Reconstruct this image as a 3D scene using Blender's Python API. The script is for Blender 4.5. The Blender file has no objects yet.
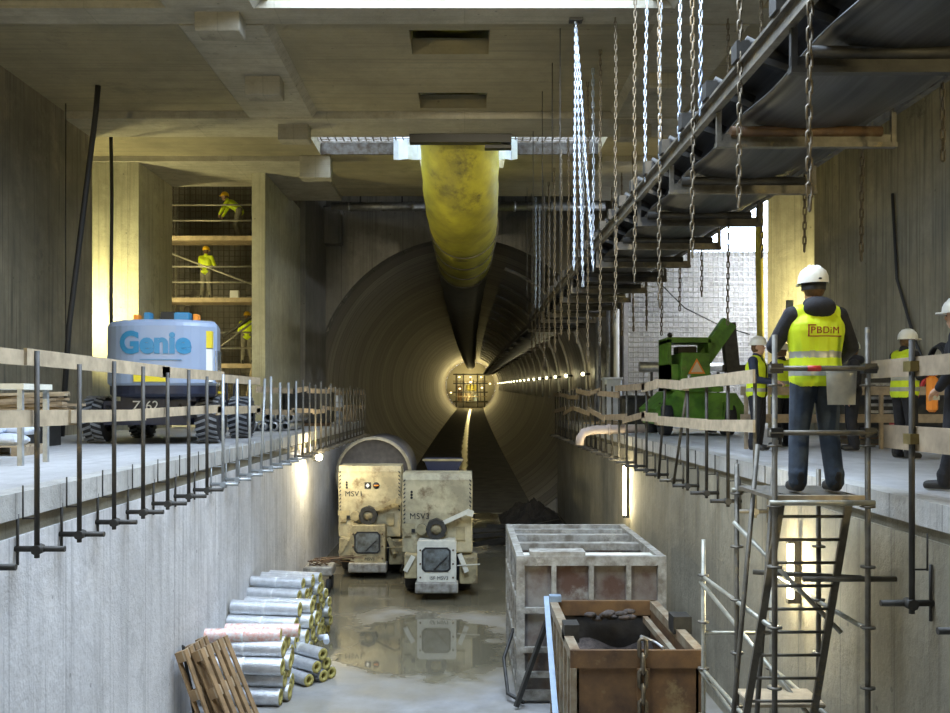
import bpy, bmesh, math, random
from mathutils import Vector, Matrix, Euler
random.seed(7)
C = bpy.context.scene.collection
PI = math.pi
CAM = 4.4                      # camera height above the pit floor
DECK = 3.6                     # deck level
CEIL = 10.9
def R(a): return math.radians(a)
def tag(o, label=None, cat=None, group=None, kind=None):
    if label: o['label'] = label
    if cat: o['category'] = cat
    if group: o['group'] = group
    if kind: o['kind'] = kind
    return o
def thing(name, label, cat, loc=(0,0,0), rz=0, group=None):
    o = bpy.data.objects.new(name, None); C.objects.link(o)
    o.empty_display_size = .2
    o.location = loc; o.rotation_euler = (0,0,rz)
    return tag(o, label, cat, group)
def dup(root, loc=None, rz=None, label=None, group=None, rot=None):
    def cp(o, par):
        c = o.copy(); C.objects.link(c)
        if par is not None: c.parent = par
        for ch in o.children: cp(ch, c)
        return c
    r = cp(root, None)
    if loc is not None: r.location = loc
    if rz is not None: r.rotation_euler = (0,0,rz)
    if rot is not None: r.rotation_euler = rot
    if label: r['label'] = label
    if group: r['group'] = group
    return r
# ------------------------------------------------------------------ mesh builder
class MB:
    def __init__(s): s.v=[]; s.f=[]; s.m=[]; s.s=[]; s.M=None; s.mi=0
    def add(s, vs, fs, smooth=False, mi=None):
        b=len(s.v)
        for p in vs:
            p=Vector(p)
            if s.M is not None: p=s.M@p
            s.v.append(p)
        for f in fs:
            s.f.append([b+i for i in f]); s.m.append(s.mi if mi is None else mi); s.s.append(smooth)
        return s
    def box(s, x0,x1,y0,y1,z0,z1, mi=None):
        v=[(x0,y0,z0),(x1,y0,z0),(x1,y1,z0),(x0,y1,z0),(x0,y0,z1),(x1,y0,z1),(x1,y1,z1),(x0,y1,z1)]
        return s.add(v,[(0,3,2,1),(4,5,6,7),(0,1,5,4),(1,2,6,5),(2,3,7,6),(3,0,4,7)],mi=mi)
    def bbox(s, x0,x1,y0,y1,z0,z1, b=.02, mi=None):
        # bevelled box: octagonal loft along z
        def ring(z,d):
            return [(x0+d+b,y0+d,z),(x1-d-b,y0+d,z),(x1-d,y0+d+b,z),(x1-d,y1-d-b,z),(x1-d-b,y1-d,z),(x0+d+b,y1-d,z),(x0+d,y1-d-b,z),(x0+d,y0+d+b,z)]
        vs=[]; 
        for z,d in ((z0,b),(z0+b,0),(z1-b,0),(z1,b)): vs+=ring(z,d)
        fs=[tuple(range(7,-1,-1)), tuple(24+i for i in range(8))]
        for k in range(3):
            for i in range(8):
                j=(i+1)%8; fs.append((k*8+i,k*8+j,k*8+8+j,k*8+8+i))
        return s.add(vs,fs,mi=mi)
    def bar(s, a, b, w, h, up=(0,0,1), mi=None):
        a=Vector(a); b=Vector(b); d=(b-a).normalized(); u=Vector(up)
        if abs(d.dot(u))>.99: u=Vector((0,1,0))
        x=d.cross(u).normalized(); z=x.cross(d)
        vs=[]
        for p in (a,b):
            for sx,sz in ((-1,-1),(1,-1),(1,1),(-1,1)): vs.append(p+x*sx*w/2+z*sz*h/2)
        return s.add(vs,[(3,2,1,0),(4,5,6,7),(0,1,5,4),(1,2,6,5),(2,3,7,6),(3,0,4,7)],mi=mi)
    def path(s, pts, r, n=8, cap=True, smooth=True, mi=None):
        pts=[Vector(p) for p in pts]; N=len(pts)
        rr=r if isinstance(r,(list,tuple)) else [r]*N
        t0=(pts[1]-pts[0]).normalized()
        u=Vector((0,0,1)) if abs(t0.z)<.9 else Vector((0,1,0))
        vs=[]
        for i,p in enumerate(pts):
            t=(pts[min(i+1,N-1)]-pts[max(i-1,0)]).normalized()
            x=t.cross(u)
            if x.length<1e-4: x=t.cross(Vector((1,0,0)))
            x.normalize(); u=x.cross(t).normalized()
            for k in range(n):
                a=2*PI*k/n; vs.append(p+(x*math.cos(a)+u*math.sin(a))*rr[i])
        fs=[]
        for i in range(N-1):
            for k in range(n):
                l=(k+1)%n; fs.append((i*n+k,i*n+l,(i+1)*n+l,(i+1)*n+k))
        s.add(vs,fs,smooth,mi)
        if cap:
            b=len(s.v)-len(vs)
            s.f.append([b+k for k in range(n-1,-1,-1)]); s.f.append([b+(N-1)*n+k for k in range(n)])
            s.m+= [s.mi if mi is None else mi]*2; s.s+=[False]*2
        return s
    def tube(s,a,b,r,n=8,r2=None,mi=None): return s.path([a,b],[r,r if r2 is None else r2],n,mi=mi)
    def lathe(s, prof, n=16, M=None, smooth=True, mi=None):
        # profile (r,z) around z, then M
        vs=[]; M=M or Matrix()
        for r,z in prof:
            for k in range(n):
                a=2*PI*k/n; vs.append(M@Vector((r*math.cos(a),r*math.sin(a),z)))
        fs=[]
        for i in range(len(prof)-1):
            for k in range(n):
                l=(k+1)%n; fs.append((i*n+k,i*n+l,(i+1)*n+l,(i+1)*n+k))
        return s.add(vs,fs,smooth,mi)
    def prism(s, poly, ax, t0, t1, mi=None):
        # poly of 2D points extruded along axis ax (0,1,2) from t0 to t1
        def P(p,t):
            return {0:(t,p[0],p[1]),1:(p[0],t,p[1]),2:(p[0],p[1],t)}[ax]
        n=len(poly); vs=[P(p,t0) for p in poly]+[P(p,t1) for p in poly]
        fs=[tuple(range(n)),tuple(range(2*n-1,n-1,-1))]
        for i in range(n):
            j=(i+1)%n; fs.append((i,n+i,n+j,j))
        return s.add(vs,fs,mi=mi)
    def ball(s, c, r, n=12, m=8, mi=None):
        c=Vector(c); r=r if isinstance(r,(tuple,list)) else (r,r,r)
        prof=[(max(math.sin(PI*i/m),1e-3),-math.cos(PI*i/m)) for i in range(m+1)]
        M=Matrix.Translation(c)@Matrix.Diagonal((r[0],r[1],r[2],1))
        return s.lathe(prof,n,M,mi=mi)
    def mesh(s, name):
        me=bpy.data.meshes.new(name); me.from_pydata([tuple(v) for v in s.v],[],s.f)
        me.polygons.foreach_set('material_index',s.m); me.polygons.foreach_set('use_smooth',s.s)
        bm=bmesh.new(); bm.from_mesh(me); bmesh.ops.recalc_face_normals(bm,faces=bm.faces); bm.to_mesh(me); bm.free()
        me.update(); return me
    def build(s, name, mats, parent=None, kind=None, label=None):
        me=s.mesh(name)
        for m in (mats if isinstance(mats,(list,tuple)) else [mats]): me.materials.append(m)
        o=bpy.data.objects.new(name,me); C.objects.link(o)
        if parent is not None: o.parent=parent
        if kind: o['kind']=kind
        if label: o['label']=label
        return o
def S(name, mb, m): return mb.build(name,m,None,'structure')
# ------------------------------------------------------------------ materials
def newmat(name):
    m=bpy.data.materials.new(name); m.use_nodes=True
    nt=m.node_tree; return m,nt,nt.nodes['Principled BSDF']
def N(nt,t,**k):
    n=nt.nodes.new(t)
    for a,b in k.items(): setattr(n,a,b)
    return n
def math_(nt,op,a,b=None,c=None):
    n=N(nt,'ShaderNodeMath',operation=op)
    for i,x in enumerate((a,b,c)):
        if x is None: continue
        if hasattr(x,'node'): nt.links.new(x,n.inputs[i])
        else: n.inputs[i].default_value=x
    return n.outputs[0]
def mixc(nt,f,a,b,bt='MIX'):
    n=N(nt,'ShaderNodeMix',data_type='RGBA',blend_type=bt)
    for i,x in ((0,f),(6,a),(7,b)):
        if hasattr(x,'node'): nt.links.new(x,n.inputs[i])
        else: n.inputs[i].default_value=x if i==0 else (*x[:3],1)
    return n.outputs[2]
def noise(nt,vec,scale,detail=5,rough=.6,stretch=None):
    if stretch:
        mp=N(nt,'ShaderNodeMapping'); mp.inputs['Scale'].default_value=stretch; nt.links.new(vec,mp.inputs[0]); vec=mp.outputs[0]
    n=N(nt,'ShaderNodeTexNoise'); n.inputs['Scale'].default_value=scale; n.inputs['Detail'].default_value=detail
    n.inputs['Roughness'].default_value=rough; nt.links.new(vec,n.inputs['Vector']); return n.outputs['Fac']
def ramp(nt,f,a,b):
    n=N(nt,'ShaderNodeMapRange'); n.inputs['From Min'].default_value=a; n.inputs['From Max'].default_value=b
    n.clamp=True; nt.links.new(f,n.inputs[0]); return n.outputs[0]
def bump(nt,bs,h,st=.3,d=.02):
    b=N(nt,'ShaderNodeBump'); b.inputs['Strength'].default_value=st; b.inputs['Distance'].default_value=d
    nt.links.new(h,b.inputs['Height']); nt.links.new(b.outputs[0],bs.inputs['Normal'])
def surf(name, col, rough=.6, metal=0, var=.25, col2=None, nscale=6, bmp=.15, spec=.5, rust=None, rustamt=.5, emit=None):
    m,nt,bs=newmat(name)
    tc=N(nt,'ShaderNodeTexCoord').outputs['Object']
    n1=noise(nt,tc,nscale)
    c2=col2 or tuple(x*(1-var) for x in col)
    c=mixc(nt,ramp(nt,n1,.35,.65),col,c2)
    if rust:
        n2=noise(nt,tc,nscale*.6,8,.7); c=mixc(nt,ramp(nt,n2,rustamt,rustamt+.12),c,rust)
    nt.links.new(c,bs.inputs['Base Color'])
    bs.inputs['Roughness'].default_value=rough; bs.inputs['Metallic'].default_value=metal
    bs.inputs['Specular IOR Level'].default_value=spec
    if bmp: bump(nt,bs,noise(nt,tc,nscale*5),bmp,.01)
    if emit:
        bs.inputs['Emission Color'].default_value=(*emit[:3],1); bs.inputs['Emission Strength'].default_value=emit[3]
    return m
def concrete(name, col, dark=.45, axis=None, period=1.2, stain=.5, scale=.35, lines=.5, hax=2, streak=.5, spots=True, rough=.85, stcol=None, board=0):
    """axis: coordinate whose fractions draw joints; streaks run along hax"""
    m,nt,bs=newmat(name)
    tc=N(nt,'ShaderNodeTexCoord').outputs['Object']
    sep=N(nt,'ShaderNodeSeparateXYZ'); nt.links.new(tc,sep.inputs[0])
    n1=noise(nt,tc,scale,6,.65); n2=noise(nt,tc,scale*7,6,.6)
    dk=tuple(x*(1-dark) for x in col)
    c=mixc(nt,ramp(nt,n1,.35,.68),col,dk)
    c=mixc(nt,math_(nt,'MULTIPLY',ramp(nt,n2,.45,.75),.45),c,tuple(x*.5 for x in col))
    st=[6,6,6]; st[hax]=.35
    n3=noise(nt,tc,1,4,.6,stretch=tuple(st))
    c=mixc(nt,math_(nt,'MULTIPLY',ramp(nt,n3,.5,.72),streak),c,tuple(x*.42 for x in (stcol or col)))
    n4=noise(nt,tc,scale*30,4,.7)
    c=mixc(nt,math_(nt,'MULTIPLY',ramp(nt,n4,.5,.7),.35),c,tuple(x*.55 for x in col))
    st2=[14,14,14]; st2[hax]=.22
    n5=noise(nt,tc,1,3,.5,stretch=tuple(st2))
    c=mixc(nt,math_(nt,'MULTIPLY',ramp(nt,n5,.58,.68),streak*.8),c,tuple(x*.35 for x in (stcol or col)))
    n6=noise(nt,tc,scale*1.7,7,.75)
    c=mixc(nt,math_(nt,'MULTIPLY',ramp(nt,n6,.60,.68),stain),c,tuple(x*.33 for x in (stcol or col)))
    c=mixc(nt,math_(nt,'MULTIPLY',ramp(nt,n6,.42,.30),.35),c,tuple(min(1,x*1.35) for x in col))
    h=math_(nt,'ADD',n2,math_(nt,'MULTIPLY',n4,.6))
    if spots:
        v=N(nt,'ShaderNodeTexVoronoi'); v.inputs['Scale'].default_value=2.2; nt.links.new(tc,v.inputs['Vector'])
        sp=math_(nt,'LESS_THAN',v.outputs['Distance'],.055)
        c=mixc(nt,math_(nt,'MULTIPLY',sp,.6),c,tuple(x*.2 for x in col))
    if axis is not None:
        fr=math_(nt,'FRACT',math_(nt,'DIVIDE',sep.outputs[axis],period))
        ln=math_(nt,'LESS_THAN',fr,.022/period)
        c=mixc(nt,math_(nt,'MULTIPLY',ln,lines),c,tuple(x*.25 for x in col))
        # each board its own tone
        fl=math_(nt,'FLOOR',math_(nt,'DIVIDE',sep.outputs[axis],period))
        wn=N(nt,'ShaderNodeTexWhiteNoise',noise_dimensions='1D'); nt.links.new(fl,wn.inputs['W'])
        c=mixc(nt,math_(nt,'MULTIPLY',wn.outputs['Value'],.28),c,tuple(x*.55 for x in col))
        h=math_(nt,'SUBTRACT',h,ln)
    if board:
        ax={0:1,1:0,2:0}[axis] if axis is not None else 1
        fb=math_(nt,'FRACT',math_(nt,'DIVIDE',sep.outputs[board],.15))
        lb=math_(nt,'LESS_THAN',fb,.08); h=math_(nt,'SUBTRACT',h,math_(nt,'MULTIPLY',lb,.5)); c=mixc(nt,math_(nt,'MULTIPLY',lb,.22),c,tuple(x*.4 for x in col))
    nt.links.new(c,bs.inputs['Base Color']); bs.inputs['Roughness'].default_value=rough
    bump(nt,bs,h,.55,.03)
    return m
M={}
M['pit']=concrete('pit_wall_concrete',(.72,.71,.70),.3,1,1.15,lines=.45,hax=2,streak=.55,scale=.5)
M['pitr']=concrete('pit_wall_concrete_right_dimmed',(.37,.33,.235),.5,1,1.15,lines=.45,hax=2,streak=.6,scale=.5)  # same concrete as the left wall, its dimmer warmer light put into the colour
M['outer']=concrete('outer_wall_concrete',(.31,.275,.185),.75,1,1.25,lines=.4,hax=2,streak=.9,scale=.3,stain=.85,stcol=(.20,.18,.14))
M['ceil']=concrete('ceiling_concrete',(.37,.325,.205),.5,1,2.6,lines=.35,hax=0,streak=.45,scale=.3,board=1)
M['beam']=concrete('beam_concrete',(.37,.345,.27),.35,0,3.1,lines=.2,hax=0,streak=.4,scale=.6)
M['deck']=concrete('deck_concrete',(.57,.57,.57),.25,1,3.0,lines=.2,hax=1,streak=.25,scale=.5,spots=False,rough=.6)
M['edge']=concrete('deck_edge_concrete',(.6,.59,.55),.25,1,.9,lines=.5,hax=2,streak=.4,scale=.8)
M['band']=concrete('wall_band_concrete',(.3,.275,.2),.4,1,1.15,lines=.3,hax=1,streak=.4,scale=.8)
M['face']=concrete('portal_wall_concrete',(.27,.26,.23),.4,0,1.2,lines=.7,hax=2,streak=.6,scale=.4)
M['pil']=concrete('pilaster_concrete',(.46,.44,.32),.35,0,1.5,lines=.3,hax=2,streak=.55,scale=.5)
M['steel']=surf('galvanised_steel',(.45,.46,.47),.42,.75,.3,nscale=9)
M['bright']=surf('bright_zinc_chain',(.38,.45,.56),.35,.6,.1,nscale=20,bmp=0)
M['bronze']=surf('rusty_chain',(.17,.14,.095),.5,.6,.35,nscale=18,bmp=0)
M['dsteel']=surf('dark_steel',(.05,.048,.043),.55,.4,.4,nscale=8)
M['post']=surf('fence_post_steel',(.065,.06,.05),.6,.3,.4,nscale=7,rust=(.16,.12,.07),rustamt=.6)
M['postl']=surf('pale_post_steel',(.4,.42,.42),.45,.5,.25,nscale=7)
M['scaf']=surf('scaffold_tube',(.16,.145,.115),.5,.45,.45,nscale=7,rust=(.26,.2,.09),rustamt=.58,bmp=.3)
M['scafl']=surf('pale_scaffold_tube',(.42,.41,.34),.45,.45,.35,nscale=7,rust=(.2,.17,.1),rustamt=.6)
M['wood']=surf('weathered_board',(.40,.31,.20),.8,0,.4,nscale=5,rust=(.22,.17,.11),rustamt=.6)
M['woodp']=surf('pale_board',(.52,.42,.28),.8,0,.35,nscale=5)
M['woodd']=surf('brown_pallet_wood',(.3,.19,.09),.8,0,.4,nscale=5)
M['rubber']=surf('tyre_rubber',(.025,.025,.027),.75,0,.3,nscale=9)
M['tread']=surf('dusty_tyre_tread',(.22,.23,.24),.85,0,.4,nscale=9)
M['mud']=surf('dark_mud',(.035,.03,.024),.95,0,.5,nscale=3,bmp=.8)
M['rust']=surf('rust_steel',(.17,.095,.04),.6,.2,.5,(.08,.045,.025),3,.3,rust=(.24,.18,.09),rustamt=.57)
M['rustl']=surf('painted_rusty_frame',(.29,.26,.19),.6,.2,.3,(.17,.11,.06),5,.3)
M['gray']=surf('mud_splashed_grey_steel',(.36,.35,.31),.7,.1,.5,(.16,.14,.11),6,.6,rust=(.44,.42,.36),rustamt=.55)
M['panel']=surf('stained_panel',(.24,.23,.21),.75,.1,.5,(.10,.055,.04),2.2,.5,rust=(.3,.29,.26),rustamt=.56)
M['bluep']=surf('pale_blue_paint',(.24,.31,.39),.5,.2,.2)
M['cream']=surf('muddy_cream_paint',(.52,.46,.29),.6,.05,.45,nscale=3,rust=(.17,.125,.065),rustamt=.54,bmp=.4)
M['creamd']=surf('muddier_cream_paint',(.40,.34,.19),.65,.05,.45,nscale=4,rust=(.13,.095,.05),rustamt=.52,bmp=.4)
M['white']=surf('dirty_white_paint',(.68,.66,.55),.5,0,.2,nscale=5,rust=(.22,.17,.1),rustamt=.6,bmp=.3)
M['black']=surf('black_paint',(.02,.02,.02),.5,0,.2)
M['glass']=surf('cab_glass',(.16,.18,.18),.12,0,.5,(.07,.07,.06),7,0,.9)
M['navy']=surf('navy_bin_paint',(.008,.013,.045),.5,0,.3)
M['genie']=surf('blue_grey_lift_paint',(.27,.34,.47),.38,0,.06,nscale=2,bmp=0)
M['gblue']=surf('logo_blue',(.035,.22,.40),.4,0,.1,bmp=0)
M['gwhite']=surf('letter_white',(.8,.82,.82),.5,0,.05,bmp=0)
M['gdark']=surf('dark_blue_chassis',(.02,.025,.05),.45,.2,.4)
M['oyel']=surf('olive_yellow_rubber',(.34,.29,.03),.6,0,.35,bmp=.2)
M['brass']=surf('worn_clamp_brass',(.26,.2,.07),.5,.4,.4)
M['yellow']=surf('safety_yellow',(.75,.6,.03),.5,0,.1,bmp=0)
M['orange']=surf('orange_plastic',(.85,.28,.03),.45,0,.1,bmp=0)
M['duct']=surf('yellow_duct_fabric',(.40,.36,.03),.5,0,.3,(.22,.20,.025),1.4,.6,rust=(.10,.085,.025),rustamt=.56)
m_,nt_,bs_=newmat('rubber_belt'); tc_n=N(nt_,'ShaderNodeTexCoord').outputs['Object']
nn_=noise(nt_,tc_n,1,5,.6,stretch=(16,.12,6)); nt_.links.new(mixc(nt_,ramp(nt_,nn_,.42,.66),(.010,.010,.010),(.05,.05,.05)),bs_.inputs['Base Color']); bs_.inputs['Roughness'].default_value=.42; M['belt']=m_  # lengthwise gloss streaks are put into the belt colour
M['green']=surf('machine_green',(.10,.26,.02),.5,.1,.4,(.05,.13,.015),4,.2,rust=(.16,.14,.06),rustamt=.6)
M['foil']=surf('aluminium_foil_wrap',(.76,.78,.80),.34,.7,.2,nscale=9,bmp=1.0)
M['foilr']=surf('red_printed_foil_wrap',(.78,.76,.74),.45,.2,.1,(.72,.36,.28),16,.4)
M['wool']=surf('mineral_wool',(.46,.40,.12),.95,0,.4,nscale=20,bmp=.5)
M['plastic']=surf('white_plastic_sheet',(.62,.68,.78),.5,0,.15,nscale=4,bmp=.4)
M['vest']=surf('hi_vis_yellow',(.72,.90,.02),.55,0,.12,nscale=8,bmp=.3)
M['reflect']=surf('reflective_tape',(.42,.43,.38),.4,.2,.1)
M['jacket']=surf('black_cloth',(.022,.022,.026),.9,0,.4,nscale=12,bmp=.4)
M['navyc']=surf('navy_quilted_cloth',(.02,.03,.07),.6,0,.3,nscale=14,bmp=.6)
M['jeans']=surf('blue_denim',(.05,.068,.095),.9,0,.45,nscale=7,bmp=.4)
M['greyc']=surf('grey_work_trousers',(.26,.25,.20),.9,0,.3,nscale=8,bmp=.3)
M['skin']=surf('skin',(.55,.33,.22),.5,0,.1,nscale=8,bmp=0)
M['helmet']=surf('white_helmet_plastic',(.80,.79,.70),.28,0,.06,bmp=0)
M['helmety']=surf('yellow_helmet_plastic',(.85,.55,.02),.3,0,.06,bmp=0)
M['hair']=surf('brown_hair',(.16,.09,.04),.8,0,.4,nscale=30,bmp=.4)
M['fur']=surf('tan_hood_fur',(.42,.27,.12),.9,0,.4,nscale=30,bmp=.8)
M['boot']=surf('dark_boot_leather',(.03,.028,.025),.6,0,.3)
M['sole']=surf('pale_boot_sole',(.4,.38,.34),.8,0,.2)
M['red']=surf('red_paint',(.45,.03,.03),.5,0,.2)
M['maroon']=surf('maroon_letters',(.28,.01,.01),.6,0,.1,bmp=0)
M['pipe']=surf('pinkish_grey_pipe',(.52,.42,.36),.5,0,.25)
M['rebar']=surf('rebar_steel',(.15,.13,.11),.6,.3,.3)
M['meshw']=surf('zinc_mesh_wire',(.66,.66,.66),.5,.3,.2)
M['backc']=concrete('sprayed_concrete',(.66,.66,.70),.3,None,1,scale=.8,streak=.3,hax=0)
M['rib']=surf('tunnel_rib_steel',(.42,.40,.34),.5,.1,.2)
M['cable']=surf('black_cable',(.02,.02,.02),.6,0,.1,bmp=0)
def emis(name,col,st):
    m,nt,bs=newmat(name); bs.inputs['Base Color'].default_value=(*col,1)
    bs.inputs['Emission Color'].default_value=(*col,1); bs.inputs['Emission Strength'].default_value=st; return m
M['lampw']=emis('lit_lamp_warm',(1,.88,.6),30)
M['lamps']=emis('lit_tube_warm',(1,.90,.62),12)
M['lampt']=emis('lit_tunnel_lamp',(1,.92,.60),6)
M['lampg']=emis('lit_machine_lamp',(1,.85,.45),5)
# wet pit floor
def floor_mat(name,wet=.5,ycol=(.36,.355,.34)):
    m,nt,bs=newmat(name); tc=N(nt,'ShaderNodeTexCoord').outputs['Object']
    sep=N(nt,'ShaderNodeSeparateXYZ'); nt.links.new(tc,sep.inputs[0])
    n1=noise(nt,tc,.30,2,.45,stretch=(1.0,1,1)); n2=noise(nt,tc,1.6,7,.65)
    # puddled area runs from the trucks towards the camera between y=15.5 and y=24
    a=ramp(nt,sep.outputs[1],14.0,17.5); 
    w=math_(nt,'ADD',math_(nt,'MULTIPLY',a,.17),math_(nt,'ADD',math_(nt,'MULTIPLY',n1,.8),math_(nt,'MULTIPLY',n2,.12)))
    pud=ramp(nt,w,.54,.66)
    damp=ramp(nt,w,.42,.60)
    if wet:
        dx_=math_(nt,'DIVIDE',math_(nt,'ADD',sep.outputs[0],.7),1.75); dy_=math_(nt,'DIVIDE',math_(nt,'SUBTRACT',sep.outputs[1],17.0),2.5)
        d=math_(nt,'SQRT',math_(nt,'ADD',math_(nt,'MULTIPLY',dx_,dx_),math_(nt,'MULTIPLY',dy_,dy_)))
        d=math_(nt,'ADD',d,math_(nt,'MULTIPLY',math_(nt,'SUBTRACT',noise(nt,tc,.9,4,.6),.5),1.3))
        pu2=ramp(nt,d,.98,.78); damp=math_(nt,'MAXIMUM',damp,ramp(nt,d,1.5,.8)); pud=math_(nt,'MAXIMUM',pud,pu2)
    c=mixc(nt,ramp(nt,n2,.3,.7),ycol,tuple(x*.6 for x in ycol))
    c=mixc(nt,math_(nt,'MULTIPLY',damp,.75),c,(.19,.155,.085)); c=mixc(nt,math_(nt,'MULTIPLY',pud,.7),c,(.09,.08,.05))
    nt.links.new(c,bs.inputs['Base Color'])
    r=math_(nt,'SUBTRACT',.72,math_(nt,'MULTIPLY',damp,.34)); r=math_(nt,'SUBTRACT',r,math_(nt,'MULTIPLY',pud,.34))
    nt.links.new(r,bs.inputs['Roughness'])
    h=math_(nt,'MULTIPLY',n2,math_(nt,'SUBTRACT',1,pud)); bump(nt,bs,h,.35,.03)
    return m
M['floor']=floor_mat('wet_pit_floor',ycol=(.30,.297,.29))
def tunnel_mat():
    m,nt,bs=newmat('tunnel_segment_concrete'); tc=N(nt,'ShaderNodeTexCoord').outputs['Object']
    sep=N(nt,'ShaderNodeSeparateXYZ'); nt.links.new(tc,sep.inputs[0])
    n1=noise(nt,tc,.5,6,.6); n2=noise(nt,tc,1.0,5,.6,stretch=(.5,5,.5))
    col=(.42,.385,.315)
    c=mixc(nt,ramp(nt,n2,.35,.65),col,tuple(x*.55 for x in col))
    fr=math_(nt,'FRACT',math_(nt,'DIVIDE',sep.outputs[1],2.0))
    ln=math_(nt,'LESS_THAN',fr,.06)
    fl=math_(nt,'FLOOR',math_(nt,'DIVIDE',sep.outputs[1],2.0))
    wn=N(nt,'ShaderNodeTexWhiteNoise',noise_dimensions='1D'); nt.links.new(fl,wn.inputs['W'])
    c=mixc(nt,math_(nt,'MULTIPLY',wn.outputs['Value'],.85),c,tuple(x*.35 for x in col))
    n3=noise(nt,tc,1.0,4,.6,stretch=(.12,1.4,.12)); c=mixc(nt,math_(nt,'MULTIPLY',ramp(nt,n3,.5,.66),.6),c,tuple(x*.4 for x in col))
    c=mixc(nt,math_(nt,'MULTIPLY',ln,.8),c,(.05,.05,.04))
    nt.links.new(c,bs.inputs['Base Color']); bs.inputs['Roughness'].default_value=.55
    bump(nt,bs,math_(nt,'SUBTRACT',n1,ln),.5,.04); return m
M['tun']=tunnel_mat()
# ------------------------------------------------------------------ setting
def grid_slab(mb,x0,x1,y0,y1,z0,z1,holes):
    xs=sorted({x0,x1}|{v for h in holes for v in h[:2]}); ys=sorted({y0,y1}|{v for h in holes for v in h[2:]})
    def solid(i,j):
        if i<0 or j<0 or i>=len(xs)-1 or j>=len(ys)-1: return False
        cx=(xs[i]+xs[i+1])/2; cy=(ys[j]+ys[j+1])/2
        return not any(h[0]<cx<h[1] and h[2]<cy<h[3] for h in holes)
    for i in range(len(xs)-1):
        for j in range(len(ys)-1):
            if not solid(i,j): continue
            a,b,c,d=xs[i],xs[i+1],ys[j],ys[j+1]
            mb.add([(a,c,z0),(b,c,z0),(b,d,z0),(a,d,z0)],[(0,3,2,1)]); mb.add([(a,c,z1),(b,c,z1),(b,d,z1),(a,d,z1)],[(0,1,2,3)])
            if not solid(i-1,j): mb.add([(a,c,z0),(a,d,z0),(a,d,z1),(a,c,z1)],[(3,2,1,0)])
            if not solid(i+1,j): mb.add([(b,c,z0),(b,d,z0),(b,d,z1),(b,c,z1)],[(0,1,2,3)])
            if not solid(i,j-1): mb.add([(a,c,z0),(b,c,z0),(b,c,z1),(a,c,z1)],[(0,1,2,3)])
            if not solid(i,j+1): mb.add([(a,d,z0),(b,d,z0),(b,d,z1),(a,d,z1)],[(3,2,1,0)])
XL,XR=-3.86,3.65; YB=-12; YF=37.1
OA=(-3.2,3.07,5.5,15.46); OC=(-3.8,3.55,22.9,25.2)
m=MB(); m.box(XL-.4,XR+.4,YB,YF,-.3,0); S('floor',m,M['floor'])
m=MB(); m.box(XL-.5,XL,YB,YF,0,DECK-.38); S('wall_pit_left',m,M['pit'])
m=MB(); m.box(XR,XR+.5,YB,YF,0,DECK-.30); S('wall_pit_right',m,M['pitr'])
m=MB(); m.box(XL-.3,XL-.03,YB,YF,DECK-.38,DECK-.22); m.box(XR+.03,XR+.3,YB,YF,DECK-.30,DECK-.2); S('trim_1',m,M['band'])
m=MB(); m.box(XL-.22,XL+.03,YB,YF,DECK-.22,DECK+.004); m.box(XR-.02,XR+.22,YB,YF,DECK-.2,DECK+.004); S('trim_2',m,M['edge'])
m=MB(); m.box(-13,XL-.2,YB,YF,DECK-.25,DECK); S('floor_deck_left',m,M['deck'])
m=MB(); m.box(XR+.2,13,YB,YF,DECK-.25,DECK); S('floor_deck_right',m,M['deck'])
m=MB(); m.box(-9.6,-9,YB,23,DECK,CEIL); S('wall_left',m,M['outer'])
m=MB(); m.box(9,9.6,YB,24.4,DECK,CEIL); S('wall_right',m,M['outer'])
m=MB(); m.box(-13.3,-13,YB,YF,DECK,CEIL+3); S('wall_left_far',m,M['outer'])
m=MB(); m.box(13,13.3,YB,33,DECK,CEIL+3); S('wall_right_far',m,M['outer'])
m=MB(); m.box(-13.3,13.3,YB-.4,YB,0,CEIL+.3); S('wall_rear',m,M['outer'])
m=MB(); m.box(-13,-8.7,25.4,28.3,DECK,CEIL); S('wall_pilaster_left',m,M['pil'])
m=MB(); m.box(-5.94,-5.57,26.6,32.3,DECK,CEIL); S('wall_fin_left',m,M['pil'])
m=MB(); m.prism([(8.12,25.4),(9.9,25.4),(9.9,26.0),(8.42,26.0)],2,DECK,CEIL); S('wall_pilaster_right',m,M['pil'])
m=MB(); m.box(-13,-5.6,33.2,33.5,DECK,CEIL+3); S('wall_bay_left',m,M['face'])
m=MB(); m.box(-5.6,-5.4,32.3,YF,DECK,CEIL+3); S('wall_return_left',m,M['face'])
m=MB(); m.box(5.55,13,33,33.4,DECK,CAM+5.15); S('wall_bay_right',m,M['backc'])
m=MB(); m.box(5.55,5.85,33.4,YF,DECK,CEIL+3); m.box(5.55,7.0,33,33.4,CAM+5.15,CEIL+3); S('wall_return_right',m,M['face'])
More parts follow.
